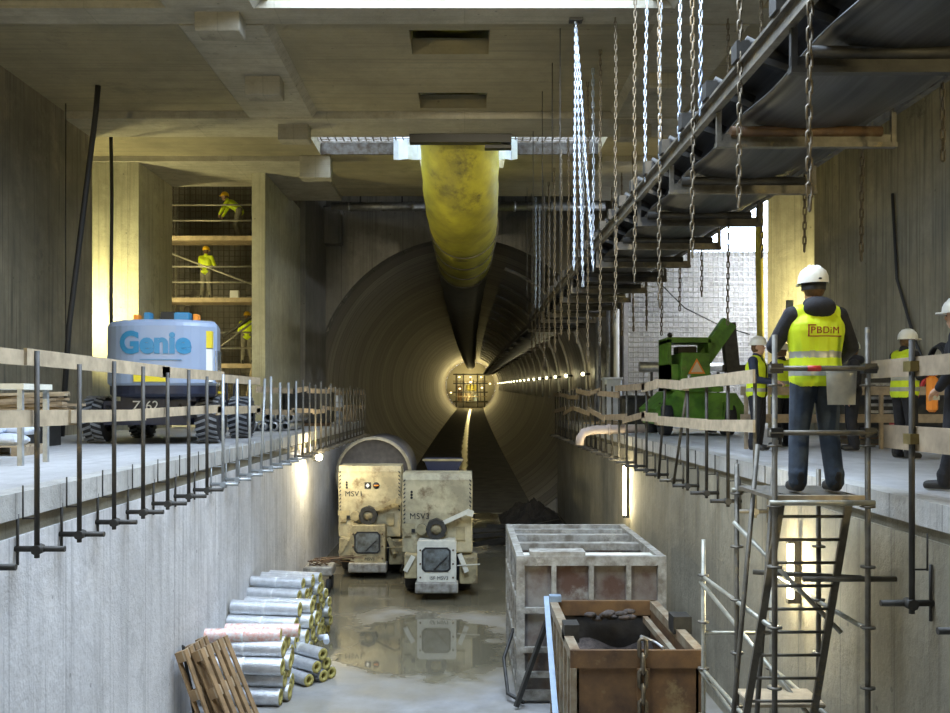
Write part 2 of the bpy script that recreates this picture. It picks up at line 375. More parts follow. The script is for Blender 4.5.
# ceiling slab with its openings
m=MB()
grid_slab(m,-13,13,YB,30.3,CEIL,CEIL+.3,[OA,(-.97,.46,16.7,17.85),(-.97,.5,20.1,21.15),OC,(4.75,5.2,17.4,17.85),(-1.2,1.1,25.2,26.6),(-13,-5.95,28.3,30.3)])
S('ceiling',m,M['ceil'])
m=MB()
m.box(-13,-3.8,21.4,22.9,CEIL-.16,CEIL); m.box(3.55,13,21.4,22.9,CEIL-.16,CEIL); m.box(-3.8,3.55,21.4,22.9,CEIL-.16,CEIL)
m.box(-13,13,15.46,16.12,CEIL-.12,CEIL)
m.box(-13,-5.95,25.3,28.3,CEIL-.14,CEIL); m.box(-5.95,-3.9,25.3,30.3,CEIL-.14,CEIL); m.box(3.7,13,25.3,30.3,CEIL-.14,CEIL)
S('trim_3',m,M['beam'])
m=MB()
for x0,x1 in ((-4.95,-3.3),(3.3,4.95)):
    for y0,y1 in ((YB,15.45),(16.13,21.39)):
        m.prism([(x0,CEIL),(x0+.12,CEIL-.14),(x1-.12,CEIL-.14),(x1,CEIL)],1,y0,y1)
S('trim_4',m,M['beam'])
m=MB(); m.box(-13,13,30.0,YF,CEIL+2.7,CEIL+3); m.box(-5.95,13,30.0,30.3,CEIL+.3,CEIL+2.7); m.box(-13,-5.95,28.0,30.0,CEIL+2.7,CEIL+3); m.box(-13,-5.95,28.0,28.3,CEIL+.3,CEIL+2.7); m.box(-5.95,-5.7,28.3,30.0,CEIL+.3,CEIL+2.7); S('ceiling_portal',m,M['face'])
m=MB(); m.box(-3,3,15.85,15.95,CEIL+.3,CEIL+3.2); m.box(-3,-2.9,15.95,22.8,CEIL+.3,CEIL+3.2); m.box(2.9,3,15.95,22.8,CEIL+.3,CEIL+3.2); m.box(-3,3,15.85,22.8,CEIL+3.2,CEIL+3.4); m.box(-3,-1.12,22.6,22.8,CEIL+.3,CEIL+3.2); m.box(1.2,3,22.6,22.8,CEIL+.3,CEIL+3.2)
m.box(4.2,6,16.9,18.4,CEIL+.9,CEIL+1.0) if 0 else None
S('wall_unseen_sky_block',m,M['face'])  # unseen box added over the slab holes to keep the sky out
# blocks hanging from the ceiling beams
blocks=[(-4.06,15.84,.74,.47,.29),(-3.96,18.88,.70,.45,.36),(-3.93,22.05,.70,.45,.38),(-3.96,25.45,.82,.45,.46),(3.95,14.0,.8,.5,.34),(3.95,18.7,.72,.5,.30),(3.95,22.1,.72,.5,.3)]
bl=['first concrete block under the left ceiling beam, nearest the camera','second concrete block along the left ceiling beam','third concrete block along the left ceiling beam, beside the roof slot','last concrete block on the left, beyond the roof slot',
    'nearest concrete block under the right ceiling beam behind the chains','middle concrete block under the right ceiling beam','far concrete block under the right ceiling beam']
for (x,y,w,d,h),l in zip(blocks,bl):
    m=MB(); m.bbox(-w/2,w/2,-d/2,d/2,-h-.14,0,.015)
    o=m.build('ceiling_block',M['beam']); o.location=(x,y,CEIL-.0); tag(o,l,'concrete block','concrete blocks under the ceiling')
# portal wall with the round tunnel mouth
TR=5.75
def tc_(y):
    t=max(0,(y-YF))/183.; s=t*t*(1.6-.6*t) if t<1 else 1
    return (-.08+1.6*s, CAM+.58+2.65*t)
def portal():
    m=MB(); n=96; cx,cz=tc_(YF); x0,x1,z0,z1=-6,6,-.3,CEIL+3
    pts=[]
    for k in range(n):
        a=2*PI*k/n; c,s_=math.cos(a),math.sin(a)
        t=min([(x1-cx)/c if c>1e-6 else 1e9,(x0-cx)/c if c<-1e-6 else 1e9,(z1-cz)/s_ if s_>1e-6 else 1e9,(z0-cz)/s_ if s_<-1e-6 else 1e9])
        pts.append((cx+TR*c,cz+TR*s_,cx+max(t,TR+.01)*c,cz+max(t,TR+.01)*s_))
    vs=[(p[0],YF,p[1]) for p in pts]+[(p[2],YF,p[3]) for p in pts]+[(p[0],YF+1,p[1]) for p in pts]
    fs=[]
    for k in range(n):
        l=(k+1)%n; fs.append((k,l,n+l,n+k)); fs.append((k,2*n+k,2*n+l,l))
    m.add(vs,fs); return m
S('wall_portal',portal(),M['face'])
m=MB(); ys=[YF+.3+i*2 for i in range(94)]; n=72; vs=[]
for y in ys:
    cx,cz=tc_(y)
    for k in range(n):
        a=2*PI*k/n; vs.append((cx+TR*math.cos(a),y,cz+TR*math.sin(a)))
fs=[]
for i in range(len(ys)-1):
    for k in range(n):
        l=(k+1)%n; fs.append((i*n+k,(i+1)*n+k,(i+1)*n+l,i*n+l))
m.add(vs,fs,True)
me_o=S('wall_tunnel',m,M['tun'])
m=MB(); vs=[]
for y in ys:
    cx,cz=tc_(y); z=0.0+(cz-CAM-.58); vs+=[(cx-3.0,y-.3,z),(cx+3.0,y-.3,z)]
m.add(vs,[(2*i,2*i+1,2*i+3,2*i+2) for i in range(len(ys)-1)])
M['tfloor']=surf('muddy_tunnel_invert',(.13,.12,.09),.75,0,.5,nscale=1.5,bmp=.4)
M['water']=surf('reflection_strip_water',(.035,.03,.02),.28,0,.2,nscale=3,bmp=.8)
S('floor_tunnel',m,M['tfloor'])
m=MB(); vs=[]
for y in ys:
    cx,cz=tc_(y); z=0.012+(cz-CAM-.58); vs+=[(cx+.02-.2-.08*math.sin(y*.9),y-.3,z),(cx+.02+.22+.08*math.sin(y*1.3),y-.3,z)]
m.add(vs,[(2*i,2*i+1,2*i+3,2*i+2) for i in range(len(ys)-1)])
m.build('reflection_strip',M['water'],None,'stuff'); tag(bpy.data.objects['reflection_strip'],'narrow wet strip added along the tunnel floor to shape the far light reflection','water')  # glossy strip added so the far light reflects in a narrow line
m=MB(); cx,cz=tc_(223)
m.lathe([(TR,0),(.01,0)],48,Matrix.Translation((cx,223.2,cz))@Matrix.Rotation(R(90),4,'X')); S('wall_tunnel_end',m,M['rib'])
# ribs (curved steel hoops) on the right side of the tunnel, lamps beside them
lampY=[42.5,49.5,55.5,61.5,67.5,73.5,80,86.5,93,100,107,114,121,129,137,146,156,167,180]
for i,y in enumerate(lampY):
    m=MB(); cx,cz=tc_(y)
    pts=[(cx+(TR-.07)*math.cos(R(a)),y+.9,cz+(TR-.07)*math.sin(R(a))) for a in range(-8,76,6)]
    m.path(pts,.07,6); o=m.build('tunnel_hoop',M['rib'])
    tag(o,'curved pale hoop fixed to the right tunnel wall above a lamp' if i else 'nearest curved hoop on the right tunnel wall, above the first lamp','hoop','hoops along the right tunnel wall')
def bulb(loc,size,mat,name,label,cat,group,power,col=(1,.86,.55),parts=None,rad=.08,lname='glow'):
    t=thing(name,label,cat,loc,0,group)
    return t
for i,y in enumerate(lampY):
    cx,cz=tc_(y); x=cx+TR-.33; z=cz+.5
    t=thing('tunnel_lamp','lit bulkhead lamp in the row along the right tunnel wall' if i else 'nearest lit bulkhead lamp on the right tunnel wall','lamp',(x,y,z),0,'lamps along the tunnel wall')
    MB().box(.02,.3,-.05,.05,-.05,.05).build('bracket',M['dsteel'],t)
    MB().ball((-.02,0,0),.085).build('bulb',M['lampt'],t)
    L=bpy.data.lights.new('tunnel_lamp_light','POINT'); L.energy=16; L.color=(1,.88,.5); L.shadow_soft_size=.1
    lo=bpy.data.objects.new('tunnel_lamp_light',L); lo.location=(x-.18,y-.0,z); C.objects.link(lo)
def point(loc,e,col=(1,.86,.5),r=.15,name='lamp_light'):
    L=bpy.data.lights.new(name,'POINT'); L.energy=e; L.color=col; L.shadow_soft_size=r
    o=bpy.data.objects.new(name,L); o.location=loc; C.objects.link(o); return o
def spot(loc,tgt,e,ang=100,col=(1,.86,.5),r=.25,blend=.6,name='flood_light'):
    L=bpy.data.lights.new(name,'SPOT'); L.energy=e; L.color=col; L.shadow_soft_size=r; L.spot_size=R(ang); L.spot_blend=blend
    o=bpy.data.objects.new(name,L); o.location=loc; C.objects.link(o)
    o.rotation_euler=(Vector(tgt)-Vector(loc)).to_track_quat('-Z','Y').to_euler(); return o
# ------------------------------------------------------------------ boring machine backup at the tunnel's end
cx,cz=tc_(214); fz=cz-CAM-.58
t=thing('backup_gantry','brightly lit steel gantry of the boring machine at the far tunnel end','boring machine',(cx,214,fz))
m=MB()
for x in (-3.2,-1.6,1.6,3.2): m.bar((x,0,.2),(x,0,7.8),.3,.3)
for z in (1.5,3.6,5.6,7.6): m.bar((-3.9,0,z),(3.9,0,z),.3,.3)
m.build('frame',M['dsteel'],t)
MB().bbox(-1.5,.2,.5,4,1.6,3.4,.05).build('control_cabin',M['rustl'],t)
MB().bbox(.8,1.9,.3,3,1.5,3.0,.05).build('switch_cabinet',M['bluep'],t)
MB().bbox(-2.9,-1.9,.3,3,1.5,5.0,.05).build('hydraulic_rack',M['rust'],t)
MB().bbox(-.9,1.4,.6,4,3.9,5.3,.05).build('winch_housing',M['oyel'],t)
for i in range(9): MB().tube((-3.3+i*.8,-.2,1.3+.3*(i%3)),(-2.8+i*.7,-.2,6.8-.4*(i%4)),.07,6).build('hose_run',M['dsteel'],t)
MB().bar((-3.8,-.25,2.6),(3.8,-.25,2.6),.15,.15).build('handrail',M['rustl'],t)
MB().box(-3.9,3.9,.2,5,1.2,1.4).build('lower_platform',M['rustl'],t)
MB().box(-3.9,3.9,.2,5,6.0,6.2).build('upper_platform',M['rustl'],t)
for x,z in ((-2.5,7),(0,7),(2.4,7),(-2.4,4.4),(2.6,4.6),(-4.4,3.5),(4.4,5.5),(0,5.8)):
    MB().box(x-.18,x+.18,-.3,-.1,z-.12,z+.12).build('work_lamp',M['lampg'],t)
point((cx,210,cz+1),1100,(1,.8,.36),.6,'gantry_light'); point((cx,212,cz-2),800,(1,.8,.32),.6,'gantry_light')
point((cx,217.5,cz+1.2),2600,(1,.8,.32),.6,'gantry_light')
# ------------------------------------------------------------------ yellow ventilation duct
pts=[(-.0,16.2,7.95),(-.1,19,7.95),(-.1,21.2,7.95),(-.1,22.5,7.8),(-.12,23.4,7.4),(-.12,24.0,6.75),(-.1,24.6,6.05),(-.08,25.5,5.55),(-.05,27,5.32),(0,29,5.28),(0,32,5.27),(0,35,5.27)]
P2=[]
for i in range(len(pts)-1):   # catmull-ish resample
    p0=Vector(pts[max(i-1,0)]);p1=Vector(pts[i]);p2=Vector(pts[i+1]);p3=Vector(pts[min(i+2,len(pts)-1)])
    for k in range(4):
        u=k/4; P2.append(.5*((2*p1)+(p2-p0)*u+(2*p0-5*p1+4*p2-p3)*u*u+(3*p1-p0-3*p2+p3)*u**3))
P2.append(Vector(pts[-1])); P2=[p+Vector((0,0,CAM)) for p in P2]
t=thing('ventilation_duct','large yellow fabric ventilation duct bending down from the roof slot into the tunnel crown','ventilation duct')
m=MB(); m.path(P2+[Vector((0,36.0,CAM+5.27))],[1.0+.012*math.sin(i*1.9) for i in range(len(P2)+1)],36,cap=False)
for o_ in [m.build('lit_duct_section',M['duct'],t)]: o_.modifiers.new('thick','SOLIDIFY').thickness=.02
m=MB(); tp=[(0,36.0,CAM+5.27)]
for y in range(40,212,4):
    cx,cz=tc_(y); tp.append((cx+.05,y,cz+4.62))
M['ductd']=surf('shade_toned_duct_fabric',(.12,.11,.07),.7,0,.4,nscale=2)  # darker copy of the duct colour, holds the shade inside the tunnel
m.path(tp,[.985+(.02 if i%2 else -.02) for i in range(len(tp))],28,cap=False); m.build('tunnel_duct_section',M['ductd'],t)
m=MB()
for y in (28.5,31,33.5,36): 
    m.lathe([(1.01,-.03),(1.045,-.03),(1.045,.03),(1.01,.03)],36,Matrix.Translation((0,y,CAM+5.27))@Matrix.Rotation(R(90),4,'X'))
m.build('hoop_band',M['ductd'],t)
m=MB(); m.box(-1.3,1.13,22.6,22.88,CEIL-.36,CEIL-.17); m.box(.5,1.13,22.62,22.86,CEIL-.5,CEIL-.42)
tag(m.build('rubber_skirt',M['black']),'black rubber strip along the roof slot in front of the yellow duct','rubber strip')
for i,(x0,x1) in enumerate(((-1.85,-1.1),(.92,1.4))):
    m=MB(); pr=[(x0+(x1-x0)*k/6, 24.95+.06*math.sin(k*1.7+i)) for k in range(7)]
    m.prism(pr+[(a,b+.03) for a,b in pr[::-1]],2,CEIL-.18,CEIL+.6)
    tag(m.build('plastic_sheet',M['plastic']),('pale blue plastic sheet hanging left of the yellow duct','pale blue plastic sheet hanging right of the yellow duct')[i],'plastic sheet')
# rebar grid over the roof slot
m=MB()
for i in range(38):
    x=-3.75+i*.196
    if -1.3<x<1.15: continue
    m.tube((x,22.95,CEIL+.34),(x,25.1,CEIL+.34),.02,4)
for i in range(11):
    for a,b in ((-3.8,-1.3),(1.2,3.55)): m.tube((a,22.98+i*.21,CEIL+.345),(b,22.98+i*.21,CEIL+.345),.012,4)
tag(m.build('rebar_grid',M['rebar']),'rusty rebar grid lying over the bright roof slot','rebar grid')
# timber/earth face seen through slot (upper street level wall)
m=MB(); m.box(-6,6,27.2,27.5,CEIL+.3,CEIL+3.2); m.box(-3.79,-1.25,25.12,25.19,CEIL+.0,CEIL+.31); m.box(1.15,3.54,25.12,25.19,CEIL+.0,CEIL+.31); S('wall_shaft',m,surf('ochre_shaft_face',(.035,.022,.010),.9,0,.4,(.10,.095,.085),7,1.0))
# pipe along the portal top
for i,(a,b,l) in enumerate(((-4.6,-1.15,'silver pipe crossing above the tunnel mouth left of the duct'),(1.15,4.9,'silver pipe crossing above the tunnel mouth right of the duct'))):
    t=thing('overhead_pipe',l,'pipe',((a+b)/2,33,CAM+6.72),0,'silver pipes above the tunnel mouth'); h=(b-a)/2
    MB().tube((-h,0,0),(h,0,0),.14,14).build('pipe_run',M['steel'],t)
    for x in (-h+.6,0,h-.6):
        MB().lathe([(.145,-.04),(.18,-.04),(.18,.04),(.145,.04)],14,Matrix.Translation((x,0,0))@Matrix.Rotation(R(90),4,'Y')).build('flange',M['steel'],t)
    m=MB()
    for x in (-h+1,h-1): m.bar((x,0,.14),(x,0,.6),.05,.05)
    m.build('hanger',M['dsteel'],t)
tag(MB().box(-4.9,4.9,32.6,33.4,CAM+7.3,CAM+7.45).build('pipe_walkway',M['dsteel']),'dark steel walkway above the silver pipes over the tunnel mouth','walkway')
m=MB(); m.bbox(-5.39,-4.72,36.4,YF-.005,CAM+6.0,CAM+7.4,.02)
tag(m.build('steel_cabinet',M['face']),'grey box fixed high on the portal wall left of the tunnel','wall box')
# ------------------------------------------------------------------ belt conveyor hung along the right side
def cv(y,x,z):     # follows the tunnel axis once inside
    if y<=YF: return Vector((x,y,CAM+z))
    cx,cz=tc_(y); return Vector((x*.9+.35+cx+.08,y,z*.93+.2+cz-.58))
CX0,CX1=2.6,4.38
conv=thing('belt_conveyor','long dark belt conveyor hung on chains along the right side into the tunnel','conveyor')
YS=[1.2+i*2.2 for i in range(17)]+[40+i*6 for i in range(28)]
def sweep(prof,ys,closed=True):
    m=MB(); n=len(prof); vs=[]
    for y in ys:
        for x,z in prof: vs.append(cv(y,x,z))
    fs=[]
    for i in range(len(ys)-1):
        for k in range(n if closed else n-1):
            l=(k+1)%n; fs.append((i*n+k,i*n+l,(i+1)*n+l,(i+1)*n+k))
    m.add(vs,fs,False); 
    if closed: m.f+= [list(range(n)),[len(vs)-1-k for k in range(n)]]; m.m+=[0,0]; m.s+=[False,False]
    return m
ysf=[1.2+i*.55 for i in range(66)]+[38.5+i*4 for i in range(42)]
def beltprof(x0,x1,z,sag,th=.02,n=10):
    top=[];bot=[]
    for i in range(n+1):
        u=i/n; x=x0+(x1-x0)*u; zz=z-sag*(1-(2*u-1)**2)
        top.append((x,zz+th)); bot.append((x,zz))
    return bot+top[::-1]
o=sweep(beltprof(2.78,4.2,3.28,.16),ysf).build('carrying_belt',M['belt'],conv)
# return belt sags a little between the idlers
m=MB(); pr=beltprof(2.8,4.18,2.86,.10); n=len(pr); vs=[]
ysr=[1.2+i*.275 for i in range(131)]+[38.5+i*4 for i in range(42)]
for y in ysr:
    sg=.05*(1-math.cos(2*PI*(y-1.2-2.2+.3)/2.2))/2 if y<37 else 0
    for x,z in pr: vs.append(cv(y,x,z-sg))
m.add(vs,[(i*n+k,i*n+(k+1)%n,(i+1)*n+(k+1)%n,(i+1)*n+k) for i in range(len(ysr)-1) for k in range(n)],True)
m.build('return_belt',M['belt'],conv)
for nm,x in (('stringer',CX0),('stringer',CX1)):
    s=-1 if x==CX0 else 1
    sweep([(x,2.93),(x+.07*s,2.93),(x+.07*s,2.96),(x+.02*s,2.96),(x+.02*s,3.10),(x+.07*s,3.10),(x+.07*s,3.13),(x,3.13)],ysf).build(nm,M['scaf'],conv)
for i,y in enumerate([5.3+k*2.2 for k in range(15)]+[39.5+6*k for k in range(24)]):
    a=cv(y,CX0,0); dz=a.z-CAM; dx=a.x-CX0
    def q(x,z,dy=0): return (x+dx,y+dy,CAM+dz+z)
    m=MB(); m.bar(q(CX0-.03,2.6),q(CX1+.03,2.6),.09,.05); m.bar(q(CX0-.03,2.66),q(CX1+.03,2.66),.02,.1)
    for x in (CX0,CX1): m.bar(q(x,2.6),q(x,3.0),.05,.05)
    fr=m.build('idler_frame',M['scaf'] if i%3!=1 else M['dsteel'],conv)
    if y<60:
        m=MB(); m.tube(q(2.72,2.74),q(4.26,2.74),.055,10); m.build('return_roller',M['rust'] if i in (0,2) else M['dsteel'],fr)
for k in range(30):
    y=4.4+k*1.1; a=cv(y,CX0,0)
    m=MB(); m.box(CX0-.1,CX0+.02,y-.09,y+.09,CAM+3.13,CAM+3.3); m.bar((CX0,y,CAM+3.2),(CX0+.45,y,CAM+3.05),.06,.06)
    m.tube((CX0+.0,y,CAM+3.33),(CX0+.42,y,CAM+3.12),.05,8)
    m.build('idler_bracket',M['dsteel'],conv)
tag(MB().box(2.5,2.6,YB,15.65,CEIL+.45,CEIL+.7).build('hanger_beam',M['dsteel']),'steel beam over the roof opening carrying the conveyor chains','steel beam')
# ------------------------------------------------------------------ chains
def chain_mesh(L,pitch,w,r,sway=.0):
    m=MB(); n=int(L/pitch); hl=pitch/2+r*.9; hw=w/2-r
    for k in range(n):
        z=-pitch*(k+.5); rot=k%2; off=math.sin(k*.23+L)*sway
        ln=[]
        for i in range(8):
            a=2*PI*(i+.5)/8; x=hw*math.cos(a); zz=math.copysign(1,math.sin(a))*(hl-hw)+hw*math.sin(a)
            ln.append((x+off,0,z+zz) if not rot else (off,x,z+zz))
        vs=[]; cen=Vector((off,0,z))
        for i in range(8):
            p=Vector(ln[i]); t_=(Vector(ln[(i+1)%8])-Vector(ln[i-1])).normalized()
            nn=Vector((0,1,0)) if not rot else Vector((1,0,0)); b=t_.cross(nn)
            for j in range(4):
                an=2*PI*j/4; vs.append(p+(nn*math.cos(an)+b*math.sin(an))*r)
        fs=[(i*4+j,i*4+(j+1)%4,((i+1)%8)*4+(j+1)%4,((i+1)%8)*4+j) for i in range(8) for j in range(4)]
        m.add(vs,fs,True)
    return m
def chain(x,y,ztop,zbot,mat,label,pitch=.095,w=.06,r=.0105,group=None,sway=.006,lean=(0,0)):
    o=chain_mesh(ztop-zbot,pitch,w,r,sway).build('hanging_chain',mat); o.location=(x,y,CAM+ztop)
    o.rotation_euler=(lean[1],lean[0],0)
    return tag(o,label,'chain',group)
Yc=[6.95+1.78*i for i in range(17)]
zb=[1.3,1.75,1.55,1.2,1.7,1.35,.9,.75,1.2,1.4,1.6,1.3,1.5,1.1,1.6,1.4,1.5]
zb2=[2.2,2.2,1.5,1.9,2.1,1.2,1.9,1.8,1.4,1.6,1.7,1.8,1.9,1.8,1.9,1.9,1.9]
nth=['nearest','second','third','fourth','fifth','sixth','seventh','eighth']
for i,y in enumerate(Yc):
    far=i>=8
    chain(2.53,y,6.9 if y<15.6 else 6.5,zb[i],M['bronze'],
      'dark chain hanging past the left conveyor edge, one of the far row before the tunnel' if far else f'rusty chain hanging past the left conveyor edge, {nth[i]} from the camera',
      pitch=.095 if i<9 else .12,w=.06 if i<9 else .075,r=.0105 if i<9 else .014,group='rusty chains along the left conveyor edge')
    if i>0 and i<13:
        chain(4.42,y+.05,6.49,zb2[i],M['bronze'],
          'dark chain on the right conveyor edge, one of the far row' if far else f'rusty chain on the right conveyor edge, {nth[i]} from the camera',
          pitch=.095 if i<9 else .12,w=.06,r=.0105 if i<9 else .014,group='rusty chains along the right conveyor edge')
for i,(y,dx) in enumerate(((10.2,.06),(11.2,.06),(12.3,.03),(13.3,.04))):
    chain(2.53+dx,y,6.9,3.05,M['bright'],f'shiny zinc chain ending on the left conveyor rail, {nth[i]} from the camera',pitch=.08,w=.052,r=.0095,group='shiny zinc chains on the conveyor rail',lean=(dx/3.8,0))
for i,(y,zb_) in enumerate(((18.6,2.5),(20.2,2.4),(30.5,2.9),(31.5,2.9),(29.5,1.0),(24.2,1.0))):
    xx=2.53 if i<2 else (2.3,2.5,.9,.0)[i-2]
    if i>=4: continue
    chain(xx,y,6.49,zb_,M['bright'],'pale thin chain hanging far back over the conveyor, before the tunnel mouth',pitch=.11,w=.07,r=.014,group='pale far chains before the tunnel')
for (dx,l) in ((-.03,'left'),(.12,'middle'),(.30,'right')):
    h_=4.25
    chain(1.87,15.9,6.38,2.15,M['bright'],f'bright zinc hoist chain, {l} strand below the ceiling hook',pitch=.075,w=.055,r=.012,group='hoist chain strands under the ceiling hook',lean=(-dx/h_,0),sway=.003)
t=thing('ceiling_hook','small dark trolley hook on the ceiling above the three bright hoist chains','hook',(1.87,15.9,CEIL-.12))
MB().box(-.11,.11,-.08,.08,-.05,0).build('plate',M['dsteel'],t); m=MB(); m.path([(0,0,-.05),(.05,0,-.09),(0,0,-.14),(-.04,0,-.11)],.015,6); m.build('hook',M['dsteel'],t)
# thin threaded rods / hanging wires from the ceiling in front of the duct opening
for i,(x,y,a,b) in enumerate(((1.68,16.6,6.5,1.8),(1.70,18.3,6.5,4.2),(1.65,20.0,6.5,3.6),(1.63,22.4,6.34,2.0),(2.2,26.6,6.4,2.6),(2.3,27.6,6.4,2.6),(2.9,31,6.4,3),(1.9,28.6,6.4,2.4),(2.1,29.4,6.4,2.4))):
    o=MB().tube((x,y,CAM+b),(x,y,CAM+a-.005),.009,5).build('hanging_rod',M['dsteel']); tag(o,('thin dark rod hanging from the ceiling slab right of the duct' if i<4 else 'thin dark rod hanging before the tunnel mouth'),'rod','thin rods under the ceiling' if i<4 else 'thin rods before the tunnel mouth')
# ------------------------------------------------------------------ guard fences
def fence(name,label,xs,ys,side,top,low,h,drop,wallx,posts_mat,slant={},bh=.12,boards=None,nobr=()):
    t=thing(name,label,'fence',(0,0,0))
    tops=[]
    for i,y in enumerate(ys):
        rnd=random.uniform(-.07,.07); sx,sy=slant.get(i,(0,0)); x=xs
        pm=posts_mat(i); zt=DECK+h+rnd; m=MB()
        m.tube((x,y,DECK-drop),(x+sx,y+sy,zt),.024,8)
        p=m.build('post',pm,t)
        if i in nobr: continue
        m=MB(); zb_=DECK-drop+.07; x0=wallx; x1=xs+side*.22
        m.tube((x0,y+.05,zb_),(x1,y+.05,zb_),.026,8); m.tube((x,y-.03,zb_+.0),(x,y+.08,zb_+.0),.045,8)
        m.path([(x0-side*-.0+side*.02,y+.05,zb_-.14),(x0+side*.02,y+.05,zb_+.30)],.014,5)
        m.path([(x-side*.12,y,zb_+.26),(x-side*.12,y,zb_+.36),(x-side*.12,y,zb_+.55)],.008,5)
        m.path([(x-side*.12,y,zb_+.27),(x-side*.02,y,zb_+.27)],.008,5)
        m.build('bracket',pm,p)
    return t
def rails(t,x,ys,z0,z1,mat,w=.03,h=.12,jig=.04,skip=()):
    for lev,zc in enumerate((z0,z1)):
        i=0
        while i<len(ys)-1:
            st=random.choice((2,3,3,4)); j=min(i+st,len(ys)-1)
            if (lev,i) in skip: i=j; continue
            off=.03 if (i//2)%2 else .055
            a=(x-off,ys[i]-.15,DECK+zc+random.uniform(-jig,jig)); b=(x-off,ys[j]+.15,DECK+zc+random.uniform(-jig,jig))
            MB().bar(a,b,w,h*random.uniform(.9,1.15)).build('rail_board',mat(i),t); i=j
LX=-3.65
ly=[8.12+.895*i for i in range(-2,31)]
def lm(i): return M['post'] if i<9 else (M['postl'] if i<17 else M['scaf'])
t=fence('guard_fence','long fence of steel posts with pale boards along the left pit edge',LX,ly,1,0,0,1.2,.55,XL,lm,slant={12:(.0,.35)})
rails(t,LX,ly[:13],1.15,.645,lambda i:M['woodp'],jig=.025,h=.125)
rails(t,LX,ly[12:],1.05,.55,lambda i:M['wood'],jig=.07,h=.11)
RX=3.46
ry=[5.6,6.45,7.34]
t=fence('guard_fence','short near fence with two wide boards at the right edge beside the scaffold tower',RX,ry,-1,0,0,1.28,.85,XR,lambda i:M['post'])
for a,b,z in ((6.5,8.15,1.06),(6.5,7.9,.50),(5.0,6.45,1.05),(5.0,6.6,.48)):
    MB().bar((RX+.045,a,DECK+z),(RX+.045,b,DECK+z),.035,.15 if z>.8 else .19).build('rail_board',M['wood'],t)
for z in (1.06,.5): MB().box(RX-.04,RX+.03,7.28,7.4,DECK+z-.04,DECK+z+.04).build('clamp',M['brass'],t)
ry=[11.3,12.45,13.55,14.7,15.7,16.9,18.0,19.1,20.2,21.2,22.2,23.2,24.2,25.1,26,26.9,27.8,28.7,29.6,30.5,31.4,32.3,33.2,34.1,35,35.9]
t=fence('guard_fence','long fence of steel posts and bent boards along the right pit edge',RX,ry,-1,0,0,1.12,.6,XR,lambda i:M['post'] if i%4 else M['scaf'],slant={4:(.05,-.9),5:(.0,-.6)})
rails(t,RX,ry[:7],1.05,.47,lambda i:M['woodp'],jig=.06,h=.15)
rails(t,RX,ry[6:],.98,.45,lambda i:M['wood'],jig=.12,h=.12)
# cross fence behind the visitors
t=thing('guard_fence','low board fence across the right deck behind the visitors','fence',(5.7,15.45,DECK))
for x in (-1.1,-.2,1.1,2.4): MB().bar((x,.04,0),(x,.04,1.0),.05,.07).build('post',M['wood'],t)
for z in (.95,.5): MB().bar((-1.2,0,z),(2.6,0,z),.03,.14,).build('rail_board',M['wood'],t)
# ------------------------------------------------------------------ boom lift on the left deck
def text_mesh(s,size,ext,mapf,name,mat,parent,bold=0,spacing=1.0,align='CENTER',label=None):
    cu=bpy.data.curves.new(name,'FONT'); cu.body=s; cu.size=size; cu.extrude=ext; cu.offset=bold if size>.4 else 0; cu.align_x=align; cu.space_character=spacing
    cu.resolution_u=4
    o=bpy.data.objects.new(name,cu); C.objects.link(o); bpy.context.view_layer.update()
    dg=bpy.context.evaluated_depsgraph_get(); me=bpy.data.meshes.new_from_object(o.evaluated_get(dg))
    bpy.data.objects.remove(o); bpy.data.curves.remove(cu)
    if size>.4: bm=bmesh.new(); bm.from_mesh(me); bmesh.ops.subdivide_edges(bm,edges=[e for e in bm.edges if e.calc_length()>size*.25],cuts=2); bm.to_mesh(me); bm.free()
    for v in me.vertices: v.co=mapf(v.co.x,v.co.y,v.co.z)
    me.materials.clear(); me.materials.append(mat)
    ob=bpy.data.objects.new(name,me); C.objects.link(ob); ob.parent=parent
    if label: ob['label']=label
    return ob
def wheel(parent,x,y,r,w,name='wheel',tread=True,flip=1):
    Mx=Matrix.Translation((x,y,r))@Matrix.Rotation(R(90),4,'Y')
    m=MB(); m.lathe([(r*.5,-w/2),(r*.86,-w/2),(r*.95,-w*.42),(r*.96,0),(r*.95,w*.42),(r*.86,w/2),(r*.5,w/2)],28,Mx)
    o=m.build(name,M['rubber'],parent)
    if tread:
        m=MB()
        for k in range(22):
            a=2*PI*k/22
            for s in (-1,1):
                c0=a+(PI/22 if s>0 else 0)
                vs=[]
                for (u,da) in ((0,.0),(w/2*s,.16)):
                    for rr in (r*.94,r*1.0):
                        for dd in (-.055,.055):
                            an=c0+da+dd; vs.append((x+u,y+rr*math.cos(an),r+rr*math.sin(an)))
                m.add(vs,[(0,1,3,2),(4,6,7,5),(0,4,5,1),(2,3,7,6),(0,2,6,4),(1,5,7,3)])
        m.build('tread_lug',M['tread'],o)
    m=MB(); m.lathe([(.01,-w*.36),(r*.2,-w*.4),(r*.5,-w*.3),(r*.52,w*.3),(r*.2,w*.4),(.01,w*.36)],18,Mx); m.build('hub',M['gdark'],o)
    return o
t=thing('boom_lift','grey-blue articulated boom lift with round counterweight and large blue logo on the left deck','boom lift',(-5.72,17.6,DECK),0)
